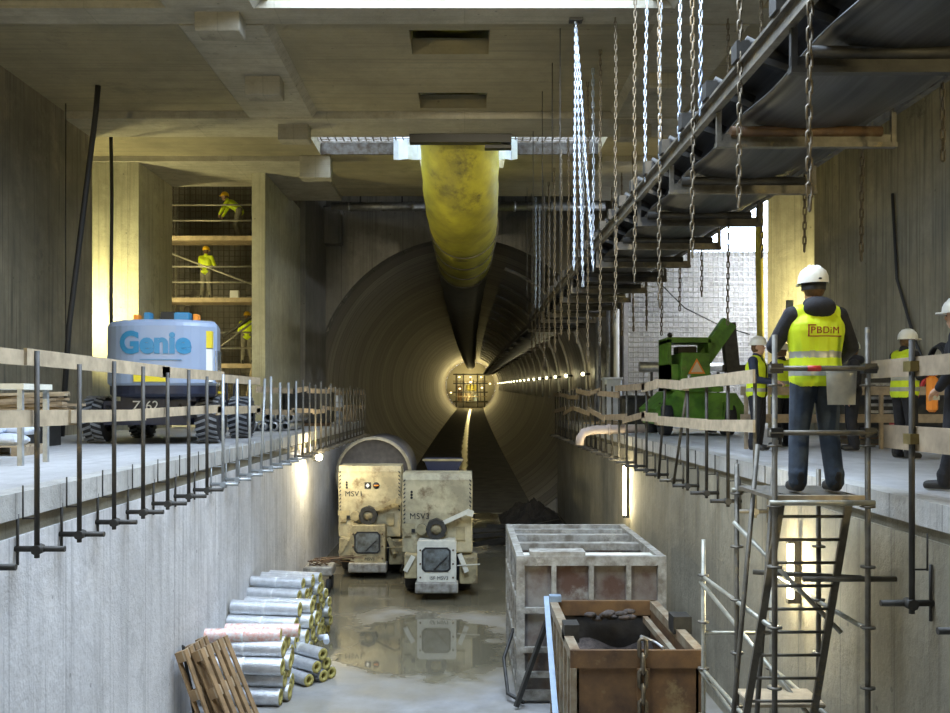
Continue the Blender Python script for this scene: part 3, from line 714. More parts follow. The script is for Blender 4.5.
# turret: rounded counterweight (front curved)
def tur(z0,z1,dx,dy,mat,name,inset=0,topr=.12):
    def ring(z,d):
        pts=[]; hw=.98-d
        for k in range(17):      # curved front towards -y
            a=-1+2*k/16; pts.append((hw*a, -1.05+d+.42*abs(a)**3.2, z))
        pts+=[(hw-.12,.05-d,z),(hw-.44,1.3-d,z),(-hw+.44,1.3-d,z),(-hw+.12,.05-d,z)]
        return pts
    m=MB(); vs=[];lv=[(z0,inset+.04),(z0+.05,inset),(z1-topr,inset+.0),(z1-topr*.5,inset+.02),(z1-topr*.15,inset+.07),(z1,inset+.16)]
    for z,d in lv: vs+=ring(z,d)
    n=21; fs=[tuple(range(n-1,-1,-1)),tuple((len(lv)-1)*n+i for i in range(n))]
    for i in range(len(lv)-1):
        for k in range(n): fs.append((i*n+k,i*n+(k+1)%n,(i+1)*n+(k+1)%n,(i+1)*n+k))
    m.M=Matrix.Translation((dx,dy,0)); m.add(vs,fs,False); return m.build(name,mat,t)
tx=.37   # turret sits to the right of the wheels' middle from here
tur(1.05,2.22,.33,.0,M['genie'],'counterweight')
tur(.86,1.07,.33,.0,M['gdark'],'turntable_skirt',.03,.02)
def front(x,off=.0):
    a=x/.98; return -1.05+.42*abs(a)**3.2-off
def mp(u,v,w): x=-.02+u; return Vector((x+.33,front(x,.004)-w,1.63+v))
text_mesh('Genie',.52,.008,mp,'logo',M['gblue'],t,bold=.022,spacing=1.0,label='large blue maker lettering')
m=MB()
for k in range(12):
    x0=-.26+.06*k; m.box(x0+.33,x0+.39,front(x0)-.012,front(x0)+.02,1.50-.02*(k%1),1.51)
m.build('logo_stripe',M['gblue'],t)
m=MB(); m.box(.33-.36,.33+.2,-1.075,-1.03,1.12,1.33); m.build('warning_plate',M['yellow'],t)
m=MB(); m.box(.33+.82,.33+.93,-.80,-.66,1.72,2.02); m.build('side_decal',M['yellow'],t)
m=MB(); m.box(.33+.84,.33+.97,-.66,-.3,1.12,1.68); m.build('side_window',M['glass'],t); m=MB(); m.box(.33+.80,.33+.93,-.80,-.66,1.12,1.7); m.build('side_window_frame',M['gwhite'],t)
for x,mt,w,h,nm in ((-.52,'orange',.09,.12,'beacon'),(-.32,'gblue',.12,.16,'top_bracket'),(.05,'black',.26,.17,'boom_rest'),(.3,'gblue',.28,.16,'boom_pivot'),(.55,'orange',.09,.13,'beacon')):
    MB().bbox(.33+x-w/2,.33+x+w/2,-.5,-.3,2.19,2.22+h,.015).build(nm,M[mt],t)
m=MB(); m.box(-.82,.82,-.2,.2,.36,.52); m.box(-.75,.75,-.55,3.0,.35,.78); m.box(-.2,.9,-.5,.9,.78,.9); m.build('chassis',M['gdark'],t)
m=MB(); m.box(-.42,.42,-.62,-.55,.36,.86); m.build('chassis_plate',M['gdark'],t)
text_mesh('Z-62',.24,.004,lambda u,v,w: Vector((.03+u,-.628-w,.62+v)),'model_number',M['gwhite'],t,bold=.003,label='white model number')
for x in (-1.04,1.04):
    for y in (0,2.4): wheel(t,x,y,.44,.4 if x>0 else .36)
MB().box(.82,1.2,-.1,.3,.92,.96).build('mudguard',M['yellow'],t)
m=MB()
for k in range(5): m.path([(-.75+k*.05,-.5,.75),(-.6-k*.03,-.62,.6-.02*k),(-.4,-.6,.45+.03*k)],.02,6)
for k in range(4): m.path([(.55,-.5,.78-.03*k),(.75,-.62,.6-.04*k),(.9,-.4,.5)],.02,6)
m.build('hose',M['cable'],t)
m=MB(); m.bar((.2,.4,2.0),(-.3,3.6,1.6),.3,.34); m.bar((-.3,3.4,1.6),(-.6,5.2,.6),.22,.26); m.build('boom',M['gblue'],t)
m=MB()
for z in (.3,1.4):
    for a,b in (((-1.6,5.3),(.0,5.3)),((.0,5.3),(.0,6)),((.0,6),(-1.6,6)),((-1.6,6),(-1.6,5.3))): m.tube((a[0],a[1],z),(b[0],b[1],z),.025,6)
for x,y in ((-1.6,5.3),(.0,5.3),(.0,6),(-1.6,6)): m.tube((x,y,.3),(x,y,1.4),.025,6)
m.build('basket',M['gdark'],t)
# ------------------------------------------------------------------ service trucks in the pit
def truck(name,label,x,y,txt,body,cabm,emblems,rz=0):
    t=thing(name,label,'service truck',(x,y,0),rz)
    m=MB(); m.bbox(-.79,.79,.5,1.5,.95,2.62,.03); 
    m.prism([(.5,2.60),(.58,2.74),(1.45,2.74),(1.5,2.6)],0,-.78,.78); b=m.build('body',body,t)
    m=MB(); m.box(-.80,-.5,.47,.5,1.5,1.62); m.box(.42,.62,.46,.5,1.25,1.55); m.box(-.74,-.58,.44,.5,1.34,1.52); m.build('access_panel',M['creamd'],b)
    MB().box(-.60,-.50,.455,.505,1.42,1.50).build('latch',M['black'],b)
    m=MB()
    for k in range(11):
        z=1.6+.095*k
        m.prism([(-.765,z),(-.72,z+.035),(-.72,z+.07),(-.765,z+.035)],1,.485,.50)
        if k>3 or txt!='MSV3': m.prism([(.765,z),(.72,z+.035),(.72,z+.07),(.765,z+.035)],1,.485,.50)
    for k in range(3): m.lathe([(.001,0),(.028,0),(.028,.01)],10,Matrix.Translation((-.58,.495,2.2+.065*k))@Matrix.Rotation(R(90),4,'X'))
    m.build('hazard_marks',M['black'],b)
    text_mesh(txt,.19,.003,lambda u,v,w: Vector((-.40+u,.492-w,(1.98 if emblems else 1.72)+v)),'number',M['black'],b,bold=.003,spacing=1.05)
    m=MB()
    if emblems:
        m.box(-.13,.03,.485,.50,2.17,2.33); m.lathe([(.001,.01),(.085,.01),(.085,0)],12,Matrix.Translation((.16,.495,2.25))@Matrix.Rotation(R(90),4,'X'))
        m.build('emblem',M['black'],b)
        MB().prism([(-.05,2.19),(.0,2.25),(-.05,2.31),(-.1,2.25)],1,.478,.486).build('emblem_star',M['gwhite'],b)
        MB().box(.10,.22,.472,.486,2.235,2.265).build('emblem_bar',M['orange'],b)
    m=MB(); m.box(-.7,.7,.9,3.4,.55,.97); m.build('frame',M['dsteel'],t); m=MB(); m.bbox(-.74,.74,1.52,3.4,.95,1.9,.04); m.build('rear_body',M['creamd'],t)
    MB().bbox(-.72,-.42,.1,.9,.45,.98,.02).build('side_box',M['creamd'],t); MB().bbox(.5,.9,.25,.9,.3,.9,.02).build('side_box',M['creamd'],t)
    # cab with its window
    c=MB(); hw=.43
    c.prism([(-hw,.38),(hw,.38),(hw,1.26),(hw-.03,1.3),(-hw+.03,1.3),(-hw,1.26)],1,-.02,.62)
    cab=c.build('cab',cabm,t)
    def rr(x0,x1,z0,z1,b):
        return [(x0+b,z0),(x1-b,z0),(x1,z0+b),(x1,z1-b),(x1-b,z1),(x0+b,z1),(x0,z1-b),(x0,z0+b)]
    m=MB(); m.prism(rr(-.33,.31,.62,1.16,.07),1,-.035,-.021); m.build('window_seal',M['black'],cab)
    m=MB(); m.prism(rr(-.29,.27,.66,1.12,.05),1,-.041,-.035); m.build('windscreen',M['glass'],cab)
    m=MB(); m.bar((-.05,-.05,.68),(.22,-.05,.95),.015,.03); m.build('wiper',M['black'],cab)
    m=MB()
    for sx in (-.36,.36):
        for z in (.5,.8,1.1): m.ball((sx,-.03,z),.022,6,4)
    m.build('bolt',M['rust'],cab)
    m=MB(); m.bbox(-.47,.47,-.14,.25,.17,.4,.02); 
    for k in range(9): m.box(-.42+k*.1,-.36+k*.1,-.16,-.13,.22,.36)
    m.build('bumper',M['gray'],t)
    text_mesh('ISF '+txt if txt=='MSV3' else txt,.11,.003,lambda u,v,w: Vector((.05+u,-.024-w,.45+v)),'cab_number',M['black'],cab,bold=.002)
    # lamp drum in its hexagonal housing
    Mx=Matrix.Translation((-.02,.42,1.52))@Matrix.Rotation(R(90),4,'X')
    m=MB(); m.lathe([(.13,-.05),(.235,-.05),(.235,.2),(.13,.2)],8,Mx,smooth=False); d=m.build('lamp_housing',M['dsteel'],t)
    m=MB(); m.lathe([(.001,.16),(.12,.16),(.135,.1),(.135,-.04)],16,Mx); m.build('lamp_lens',M['creamd'],d)
    m=MB(); m.tube((-.35,.52,1.5),(-.35,.36,1.5),.12,12); m.build('filter_drum',M['creamd'],t)
    m=MB(); m.bar((.15,.35,1.66),(.72,.28,1.93),.12,.09); m.bar((.66,.28,1.9),(.80,.3,1.86),.14,.13); m.build('mirror_arm',cabm,t)
    m=MB(); m.bar((-.52,.1,.95),(-.70,.1,.62),.1,.1); m.bar((.5,.1,1.0),(.66,.1,.6),.06,.1); m.bar((.45,.05,.75),(.95,.05,.78),.02,.02); m.build('step_bracket',cabm,t)
    for yy in (1.2,2.8): 
        for xx in (-.56,.56): wheel(t,xx,yy,.5,.4,tread=False)
    return t
t1=truck('service_truck','left cream service truck marked MSV1 with dark cab window',-2.37,23.4,'MSV1',M['cream'],M['creamd'],True)
t3=truck('service_truck','right cream service truck marked MSV3 with brighter white cab door',-.60,20.9,'MSV3',M['cream'],M['white'],False)
t=thing('blue_skip','dark navy trough-shaped skip on top of the right truck','skip',(-.50,22.75,2.64))
MB().box(-.3,.3,.1,.8,-.74,0).build('pedestal',M['dsteel'],t)
m=MB(); m.prism([(-.34,0),(.34,0),(.46,.33),(-.46,.33)],1,0,.9); m.build('hopper',M['navy'],t)
m=MB(); m.box(-.49,.49,-.03,0,.3,.35); m.build('rim',M['creamd'],t)
# tunnel drum (big round casing behind the left truck)
t=thing('steel_casing','large round steel casing lying behind the left service truck','casing',(-2.58,27.1,0))
Mx=Matrix.Translation((0,0,2.27))@Matrix.Rotation(R(-90),4,'X')
m=MB(); m.lathe([(.001,.15),(1.0,.15),(1.01,.0),(1.05,0),(1.05,3.6),(.001,3.6)],40,Mx); m.build('shell',surf('casing_steel',(.17,.17,.19),.5,.3,.3),t)
m=MB(); m.lathe([(1.0,-.01),(1.09,-.01),(1.09,.1),(1.0,.1)],40,Mx); m.build('end_ring',surf('casing_rim',(.30,.28,.22),.5,.3,.3),t)
m=MB()
for y in (.5,2.6): m.box(-1.0,1.0,y-.1,y+.1,0,1.4)
m.build('cradle',M['dsteel'],t)
# dark clutter on the tunnel floor right of the trucks
random.seed(3)
for i in range(9):
    a=random.uniform(0,1); x=random.uniform(1.3,2.6); y=random.uniform(28.4,30)
    o=MB().bar((-1.1,0,0),(1.1,0,.0),.12,.12).build('steel_beam',M['dsteel']); o.location=(x-.2,y,.10+.13*(i%4)); o.rotation_euler=(0,-.05,random.uniform(-.7,.9))
    tag(o,'dark steel beam in the heap on the pit floor right of the trucks','beam','heap of dark beams at the tunnel mouth')
m=MB(); vs=[]; nn=26
for j in range(nn+1):
    for i in range(nn+1):
        u,v=i/nn,j/nn; e=math.sin(PI*u)*math.sin(PI*v)
        vs.append((1.3+2.2*u,30.6+6*v,.01+e**.7*(.65+.25*math.sin(u*17+v*9)*math.cos(v*23)+random.uniform(-.06,.06))))
m.add(vs,[(j*(nn+1)+i,j*(nn+1)+i+1,(j+1)*(nn+1)+i+1,(j+1)*(nn+1)+i) for j in range(nn) for i in range(nn)],False)
tag(m.build('spoil_heap',M['mud']),'heap of dark muddy spoil at the right side of the tunnel mouth','spoil',kind='stuff')
# hand trolley left of the trucks
t=thing('hand_trolley','small muddy trolley beside the left pit wall, in front of the left truck','trolley',(-3.3,21.9,0))
MB().bbox(-.36,.3,-.3,.4,.38,.6,.03).build('deck_box',M['gray'],t)
for x in (-.26,.2):
    for y in (-.22,.3): 
        m=MB(); m.lathe([(.02,-.04),(.16,-.04),(.16,.04),(.02,.04)],14,Matrix.Translation((x,y,.16))@Matrix.Rotation(R(90),4,'Y')); m.build('wheel',M['rubber'],t)
m=MB()
for k in range(14): m.path([(random.uniform(-.3,.3),random.uniform(-.2,.3),.6),(random.uniform(-.3,.5),random.uniform(-.3,.2),.72),(random.uniform(-.2,1.1),random.uniform(-.3,.2),random.uniform(.6,.8))],.011,5)
m.build('tangled_wire',M['rust'],t)
# ------------------------------------------------------------------ steel frame box and rusty skip
t=thing('steel_crate','tall grey open steel frame box with stained side panels behind the rusty skip','steel frame',(0,0,0))
x0,x1,y0,y1,H=.76,2.93,13.75,17.3,2.14
m=MB()
for x in (x0+.06,x1-.06):
    for y in (y0+.06,y1-.06): m.box(x-.06,x+.06,y-.06,y+.06,0,H)
for z in (.12,H-.07):
    for y in (y0+.06,y1-.06): m.box(x0+.1,x1-.1,y-.055,y+.055,z-.07,z+.068)
    for x in (x0+.06,x1-.06): m.box(x-.055,x+.055,y0+.1,y1-.1,z-.07,z+.068)
m.build('corner_frame',M['gray'],t)
for k in range(1,4):
    x=x0+(x1-x0)*k/4; MB().box(x-.035,x+.035,y0,y0+.08,.15,H-.1).build('upright',M['gray'],t)
for z in (1.35,.78,.42): MB().box(x0+.1,x1-.1,y0-.01,y0+.07,z-.04,z+.04).build('crossbar',M['gray'],t)
for k in range(1,6):
    y=y0+(y1-y0)*k/6; MB().box(x0,x0+.07,y-.04,y+.04,.15,H-.1).build('side_upright',M['gray'],t)
for z in (1.5,.8): MB().box(x0-.01,x0+.055,y0+.13,y1-.13,z-.04,z+.04).build('side_crossbar',M['gray'],t)
for k,(yy,w) in enumerate(((14.25,.28),(15.4,.2),(16.35,.2),(17.0,.14))): MB().box(x0+.05,x1-.05,yy-w/2,yy+w/2,H-.16,H-.05).build('top_beam',M['white'] if k==0 else M['gray'],t)
MB().box(x0+.08,x1-.08,y0+.09,y0+.1,.15,H-.1).build('front_panel',M['panel'],t)
MB().box(x0+.09,x0+.1,y0+.1,y1-.1,.15,H-.1).build('left_panel',M['panel'],t)
MB().box(x1-.1,x1-.09,y0+.1,y1-.1,.15,H-.1).build('right_panel',M['panel'],t)
MB().box(x0+.1,x1-.1,y1-.1,y1-.09,.15,H-.1).build('back_panel',M['panel'],t)
MB().box(x0+.2,x0+1.0,y0+.02,y0+.34,H,H+.06).build('top_plate',M['gray'],t)
m=MB(); m.path([(x0+.0,y0+.8,.9),(x0-.16,y0+.6,.5),(x0-.12,y0+.1,.12),(x0+.1,y0-.12,.06)],.03,6); m.build('bent_bar',M['dsteel'],t)
m=MB(); m.bar((x0+.45,y0-.05,1.25),(x0-.02,y0-.25,.04),.06,.06); m.build('prop',M['dsteel'],t)
t=thing('rusty_skip','rusty brown steel skip with muddy inside, nearest the camera on the pit floor','skip',(0,0,0))
x0,x1,y0,y1,H=1.21,2.68,10.65,13.28,1.6
sl=.0
def skipwall(a0,a1,b0,b1,name,mat): MB().box(a0,a1,b0,b1,.12,H-.02).build(name,mat,t)
skipwall(x0,x1,y0,y0+.03,'front_wall',M['rust']); skipwall(x0+.05,x0+.08,y0,y1,'left_wall',M['rustl']); skipwall(x1-.08,x1-.05,y0,y1,'right_wall',M['rust']); skipwall(x0,x1,y1-.03,y1,'back_wall',M['mud'])
MB().box(x0+.05,x1-.05,y0+.03,y1-.03,.1,.16).build('floor_plate',M['rust'],t)
m=MB(); m.box(x0-.02,x1+.02,y0-.03,y0+.02,H-.2,H); m.build('front_rim',M['rust'],t)
m=MB(); m.box(x0-.02,x0+.09,y0,y1,H-.12,H); m.build('left_rim',M['rustl'],t)
m=MB(); m.box(x1-.09,x1+.02,y0,y1,H-.12,H); m.box(x1-.2,x1-.13,y0+.1,y1-.1,H-.28,H-.2); m.build('right_rim',M['rustl'],t)
m=MB(); m.box(x0,x1,y1-.05,y1+.02,H-.2,H); m.build('back_rim',M['rust'],t)
MB().box(x0-.02,x0+.05,y0-.04,y0+.03,0.05,H-.2).build('corner_post',M['rustl'],t)
for k in range(6):
    y=y0+.3+k*.42; MB().box(x0-.02,x0+.05,y-.05,y+.05,.1,H-.12).build('side_rib',M['rustl'],t)
MB().box(x0-.02,x0+.16,y0+.62,y0+.90,H-.08,H+.13).build('left_lug',M['dsteel'],t)
MB().box(x1-.12,x1+.1,y0+.95,y0+1.25,H-.06,H+.15).build('right_lug',M['dsteel'],t)
m=MB(); m.box(x0-.02,x0+.14,y1-.12,y1+.04,H,H+.08); m.build('back_lug',M['bluep'],t)
m=MB(); m.bar((x0-.06,y1-.0,H+.04),(x0-.14,y1-2.9,.05),.07,.05); m.build('blue_strut',M['bluep'],t)
m=MB(); vs=[];nx,ny=14,18
for j in range(ny+1):
    for i in range(nx+1):
        u,v=i/nx,j/ny; vs.append((x0+.08+(x1-x0-.16)*u,y0+.04+(y1-y0-.08)*v,.42+.75*max(0,v-.55)/.45*.8+.08*math.sin(u*9+v*5)*math.cos(v*13)))
m.add(vs,[(j*(nx+1)+i,j*(nx+1)+i+1,(j+1)*(nx+1)+i+1,(j+1)*(nx+1)+i) for j in range(ny) for i in range(nx)],True)
M['mudg']=surf('caked_mud_and_stones',(.03,.024,.02),.95,0,.6,(.09,.07,.06),9,1.0)
m.build('caked_mud',M['mudg'],t)['kind']='stuff'
m=MB()
for k in range(10): 
    m.ball((random.uniform(x0+.4,x1-.25),y1-.12-random.random()*.25,H-.22+random.random()*.12),(.09,.06,.04),7,5)
m.build('mud_lumps',M['mudg'],t)['kind']='stuff'
m=chain_mesh(1.45,.17,.13,.024,.0); o=m.build('lifting_chain',M['bronze'],t); o.location=(x0+.78,y0-.075,H+.12)
m=MB(); m.path([(x0+.78,y0-.04,H+.1),(x0+.80,y0+.12,H+.12),(x0+.98,y0+.2,H+.03),(x0+1.02,y0+.0,H+.02)],.02,6); m.build('shackle',M['steel'],t)
MB().box(x0+.72,x0+.86,y0-.06,y0-.03,.1,H-.2).build('front_rib',M['rust'],t)
# ------------------------------------------------------------------ foil-wrapped pipe shells, pallets, rods
def roll(L,r,outer):
    t=thing('insulation_roll','x','insulation roll')
    My=Matrix.Rotation(R(90),4,'Y')
    MB().lathe([(r,-L/2),(r*1.0,-L*.3),(r*.985,0),(r,L*.3),(r,L/2)],16,My).build('foil_wrap',outer,t)
    m=MB()
    for s in (-1,1): 
        m.lathe([(r*.42,s*(L/2-.02)),(r*.45,s*(L/2+.002)),(r*.95,s*(L/2+.002)),(r*.985,s*(L/2-.01))],16,My)
    m.lathe([(r*.42,-L/2+.02),(r*.42,L/2-.02)],12,My)
    m.build('wool_core',M['wool'],t); 
    if True:
        m=MB(); m.lathe([(r*1.004,-.015),(r*1.012,0),(r*1.004,.015)],16,My); m.build('strap',M['gwhite'],t)
    return t
random.seed(11)
bigr=roll(1.15,.125,M['foil']); redr=roll(1.1,.10,M['foilr']); smr=roll(1.0,.098,M['foil'])
first={id(bigr):True,id(redr):True,id(smr):True}
def put(proto,x,y,z,rz,label,group):
    if first.pop(id(proto),None): proto.location=(x,y,z); proto.rotation_euler=(0,0,rz); proto['label']=label; proto['group']=group; return proto
    return dup(proto,(x,y,z),rz,label,group)
def pile(r,proto,xc,yc,rows,label,group,dx=.04,ang=0):
    for k,n in enumerate(rows):
        for i in range(n):
            y=yc+(i-(n-1)/2)*r*2.04
            jx=random.uniform(-dx,dx); ca,sa=math.cos(R(ang)),math.sin(R(ang)); ox,oy=jx,y-yc
            put(proto,xc+ox*ca-oy*sa,yc+ox*sa+oy*ca,r+k*r*1.76,R(ang+random.uniform(-1.5,1.5)),label,group)
pile(.125,bigr,-3.17,14.1,(4,3,4,3),'silver foil insulation roll in the nearest pile beside the pallets','rolls in the nearest pile',.07,-5)
put(redr,-3.22,13.85,.97,R(1),'red-printed white insulation roll lying in front on the nearest pile','red-printed rolls')
put(redr,-3.0,14.15,.97,R(-1),'red-printed white insulation roll behind its twin on top of the nearest pile','red-printed rolls')
pile(.125,bigr,-3.13,15.6,(4,3,4,3,2),'silver foil insulation roll in the middle pile against the left wall','rolls in the middle pile',.09,-9)
pile(.098,smr,-3.2,17.3,(9,8,9,8,7,6,4),'slim foil insulation roll with yellow wool end in the far pile','rolls in the far pile',.07,-15)
for i,(y,z) in enumerate(((14.62,.098),(14.83,.098),(15.04,.098),(14.72,.27),(14.93,.27),(14.82,.44))):
    put(smr,-2.62+.03*(i%2)+(y-14.8)*.7,y+.3,z,R(-42+random.uniform(-2,2)),'short roll with brown ring end in the loose bunch at the pile corner','loose rolls at the pile corner')
t=tag(MB().path([(-2.15,14.85,.62),(-2.18,15.0,.66),(-2.3,15.2,.6)],.05,6).build('plastic_wrap',M['plastic']),'torn white plastic wrap on the corner of the middle pile','plastic wrap')
def pallet():
    t=thing('wooden_pallet','x','pallet')
    for k in range(5): MB().box(-.6,.6,-.4+k*.175,-.4+k*.175+.1,.122,.144).build('top_board',M['woodd'],t)
    for k in (-.4,-.05,.3): MB().box(-.6,.6,k,k+.1,0,.022).build('bottom_board',M['woodd'],t)
    for x in (-.6,-.07,.46):
        for k in (-.4,-.05,.3): MB().box(x,x+.14,k,k+.1,.022,.10).build('block',M['woodd'],t)
        MB().box(x,x+.14,-.4,.4,.10,.122).build('cross_board',M['wood'],t)
    return t
p=pallet(); p.location=(-3.30,12.95,.49); p.rotation_euler=(R(0),R(66),R(-12)); p['label']='brown wooden pallet leaning on the pile, right one of the pair'; p['group']='leaning pallets'
dup(p,(-3.56,12.86,.5),None,'brown wooden pallet leaning towards the left wall, left one of the pair','leaning pallets',rot=(0,R(70),R(-6)))
for i,x in enumerate((0,.06)):
    o=MB().path([(-3.35+x,12.75,0.02),(-3.55+x,12.8,.5),(-3.75+x,12.85,1.0),(-3.82,12.9,1.06),(-3.82,12.95,.95),(-3.68+x,12.98,.02)],.016,6).build('bent_bar',M['dsteel'])
    tag(o,('outer bent dark bar leaning on the left wall beside the pallets','inner bent dark bar leaning on the left wall beside the pallets')[i],'steel bar','bent bars at the left wall')
# ------------------------------------------------------------------ scaffold tower with ladder on the right
t=thing('scaffold_tower','scaffold tower with platform, guard rails and ladder where the vested man stands','scaffold tower',(0,0,0))
TX0,TX1=2.57,3.34; TY0,TY1,TY2=7.86,8.95,10.2; PZ=DECK
def up(x,y,z0,z1,mat='scaf',name='upright'):
    o=MB().tube((x,y,z0),(x,y,z1),.024,10).build(name,M[mat],t)
    m=MB(); z=z0+.5
    while z<z1-.1: m.lathe([(.024,-.008),(.062,-.008),(.062,.008),(.024,.008)],12,Matrix.Translation((x,y,z))); z+=.5
    m.build('rosette',M['scaf'],o)
up(TX0,TY0,.02,PZ+1.34,'scaf'); up(TX1,TY0,.02,PZ+1.40); up(TX0,TY1,.02,PZ+.2); up(TX1,TY1,.02,PZ+.15); up(TX0,TY2,.02,CAM-1.5,'scafl'); up(3.3,TY2,.02,CAM-1.5,'scafl')
for z in (PZ+1.06,PZ+.53):
    MB().tube((TX0-.06,TY0-.05,z),(TX1+.06,TY0-.05,z),.022,8).build('guard_rail',M['scaf'],t)
MB().tube((TX0+.25,TY0-.051,PZ+1.06),(TX0+.36,TY0-.051,PZ+1.06),.0245,8).build('red_sleeve',M['red'],t)
for z in (PZ+1.06,PZ+.53):
    m=MB()
    for x in (TX0,TX1): m.box(x-.05,x+.05,TY0-.07,TY0+.03,z-.04,z+.04)
    m.build('clamp',M['dsteel'],t)
for y in (TY0-.02,TY1): MB().tube((TX0-.05,y,PZ-.05),(TX1+.05,y,PZ-.05),.024,8).build('ledger',M['scafl'],t)
MB().box(TX0+.0,TX1-.0,TY0,TY1,PZ-.035,PZ-.005).build('platform',M['scaf'],t)
MB().box(TX0+.02,TX1-.02,TY0-.004,TY0+.03,PZ-.035,PZ+.01).build('toe_board',M['woodp'],t)
for x in (TX0,TX1): 
    for z in (.45,1.5,2.5): MB().tube((x,TY0,z),(x,TY2,z),.022,8).build('ledger',M['scafl'],t)
for z0,z1 in ((2.45,1.35),(1.5,.45),(3.25,2.4)): MB().tube((TX0-.03,TY2 if z0<3 else TY1,z0),(TX1-.1,TY0+.3,z1),.022,8).build('brace',M['scafl'],t)
for z in (1.9,.9): MB().tube((TX0,TY2,z),(3.3,TY2,z),.022,8).build('ledger',M['scafl'],t)
MB().tube((TX0+.15,TY1,CAM-1.62),(3.62,TY1-.3,CAM-1.62),.024,8).build('wall_tie',M['scaf'],t)
MB().tube((TX1-.5,TY0+.1,CAM-1.5),(3.62,TY0+.1,CAM-1.5),.024,8).build('wall_tie',M['scaf'],t)
# ladder (leans sideways)
tl=Vector((TX0+.16,TY0+.28,PZ-.0)); tr=tl+Vector((.58,0,0)); bl_=Vector((2.16,8.2,.02)); br=bl_+Vector((.58,0,0))
ld=thing('access_ladder','steel ladder leaning inside the scaffold tower from the pit floor to the platform','ladder',(0,0,0))
for a,b in ((bl_,tl),(br,tr)): MB().bar(a,b,.06,.035,up=(0,1,0)).build('stile',M['scaf'],ld)
for k in range(1,18):
    u=k/18; a=bl_.lerp(tl,u); b=br.lerp(tr,u); MB().tube(a,b,.014,8).build('rung',M['scaf'],ld)
o=MB().tube((2.45,8.32,.02),(2.72,8.28,PZ+.45),.023,8).build('handrail_pole',M['scaf']); tag(o,'slanted dark pole leaning beside the ladder, left of its stile','pole')
o=MB().tube((2.3,8.6,.02),(2.66,8.6,PZ+.4),.023,8).build('handrail_pole',M['scaf']); tag(o,'slanted dark pole standing behind the ladder, inside the tower','pole')
tag(MB().bbox(2.55,3.22,8.45,8.9,1.66,1.70,.01).build('landing_board',M['woodp']),'wooden landing board low in the scaffold tower','board')
tag(MB().path([(7.75,24.9,DECK),(7.8,24.95,DECK+2),(7.76,25.0,DECK+5),(7.85,25.1,CEIL-.05)],.10,8).build('yellow_hose',M['oyel']),'thick yellow hose running up the left edge of the right pilaster','hose')
M['brush']=surf('white_bucket_plastic',(.62,.59,.48),.6,0,.25,nscale=9)
t=thing('paint_bucket','dirty white bucket hung on the tower guard rail beside the vested man','bucket',(3.17,TY0+.12,PZ+.76))
m=MB(); m.lathe([(.001,0),(.11,0),(.122,.28),(.128,.29),(.118,.29),(.105,.02)],20); m.build('pail',M['brush'],t)
m=MB(); m.path([(-.12,0,.26),(-.08,-.06,.30),(0,-.1,.315),(.08,-.06,.30),(.12,0,.26)],.005,5); m.build('handle',M['dsteel'],t)
# ------------------------------------------------------------------ people
def caps(m,chain_,n=10):
    """chain_: list of (point, radius) -> closed tapered tube with round ends"""
    pts=[Vector(p) for p,_ in chain_]; rr=[r for _,r in chain_]
    for i in range(len(pts)-1):
        a,b=pts[i],pts[i+1]; d=(b-a)
        if d.length<1e-5: continue
        d.normalize(); P=[];Q=[]
        for k in (-1,-.7,-.35): P.append(a+d*k*rr[i]*.999); Q.append(rr[i]*math.sqrt(max(1-k*k,.002)))
        P+= [a,b]; Q+=[rr[i],rr[i+1]]
        for k in (.35,.7,1): P.append(b+d*k*rr[i+1]*.999); Q.append(rr[i+1]*math.sqrt(max(1-k*k,.002)))
        m.path(P,Q,n,smooth=True)
def remesh(m,name,vox,mats,parent,smooth=3,matf=None):
    me=m.mesh(name+'_src'); o=bpy.data.objects.new(name+'_src',me); C.objects.link(o)
    md=o.modifiers.new('r','REMESH'); md.mode='VOXEL'; md.voxel_size=vox
    if smooth: s=o.modifiers.new('s','SMOOTH'); s.iterations=smooth; s.factor=.5
    dg=bpy.context.evaluated_depsgraph_get(); me2=bpy.data.meshes.new_from_object(o.evaluated_get(dg)); me2.name=name
    bpy.data.objects.remove(o); bpy.data.meshes.remove(me)
    me2.materials.clear()
    for x in mats: me2.materials.append(x)
    for p in me2.polygons:
        p.use_smooth=True
        p.material_index=matf(p.center) if matf else 0
    ob=bpy.data.objects.new(name,me2); C.objects.link(ob); ob.parent=parent; return ob
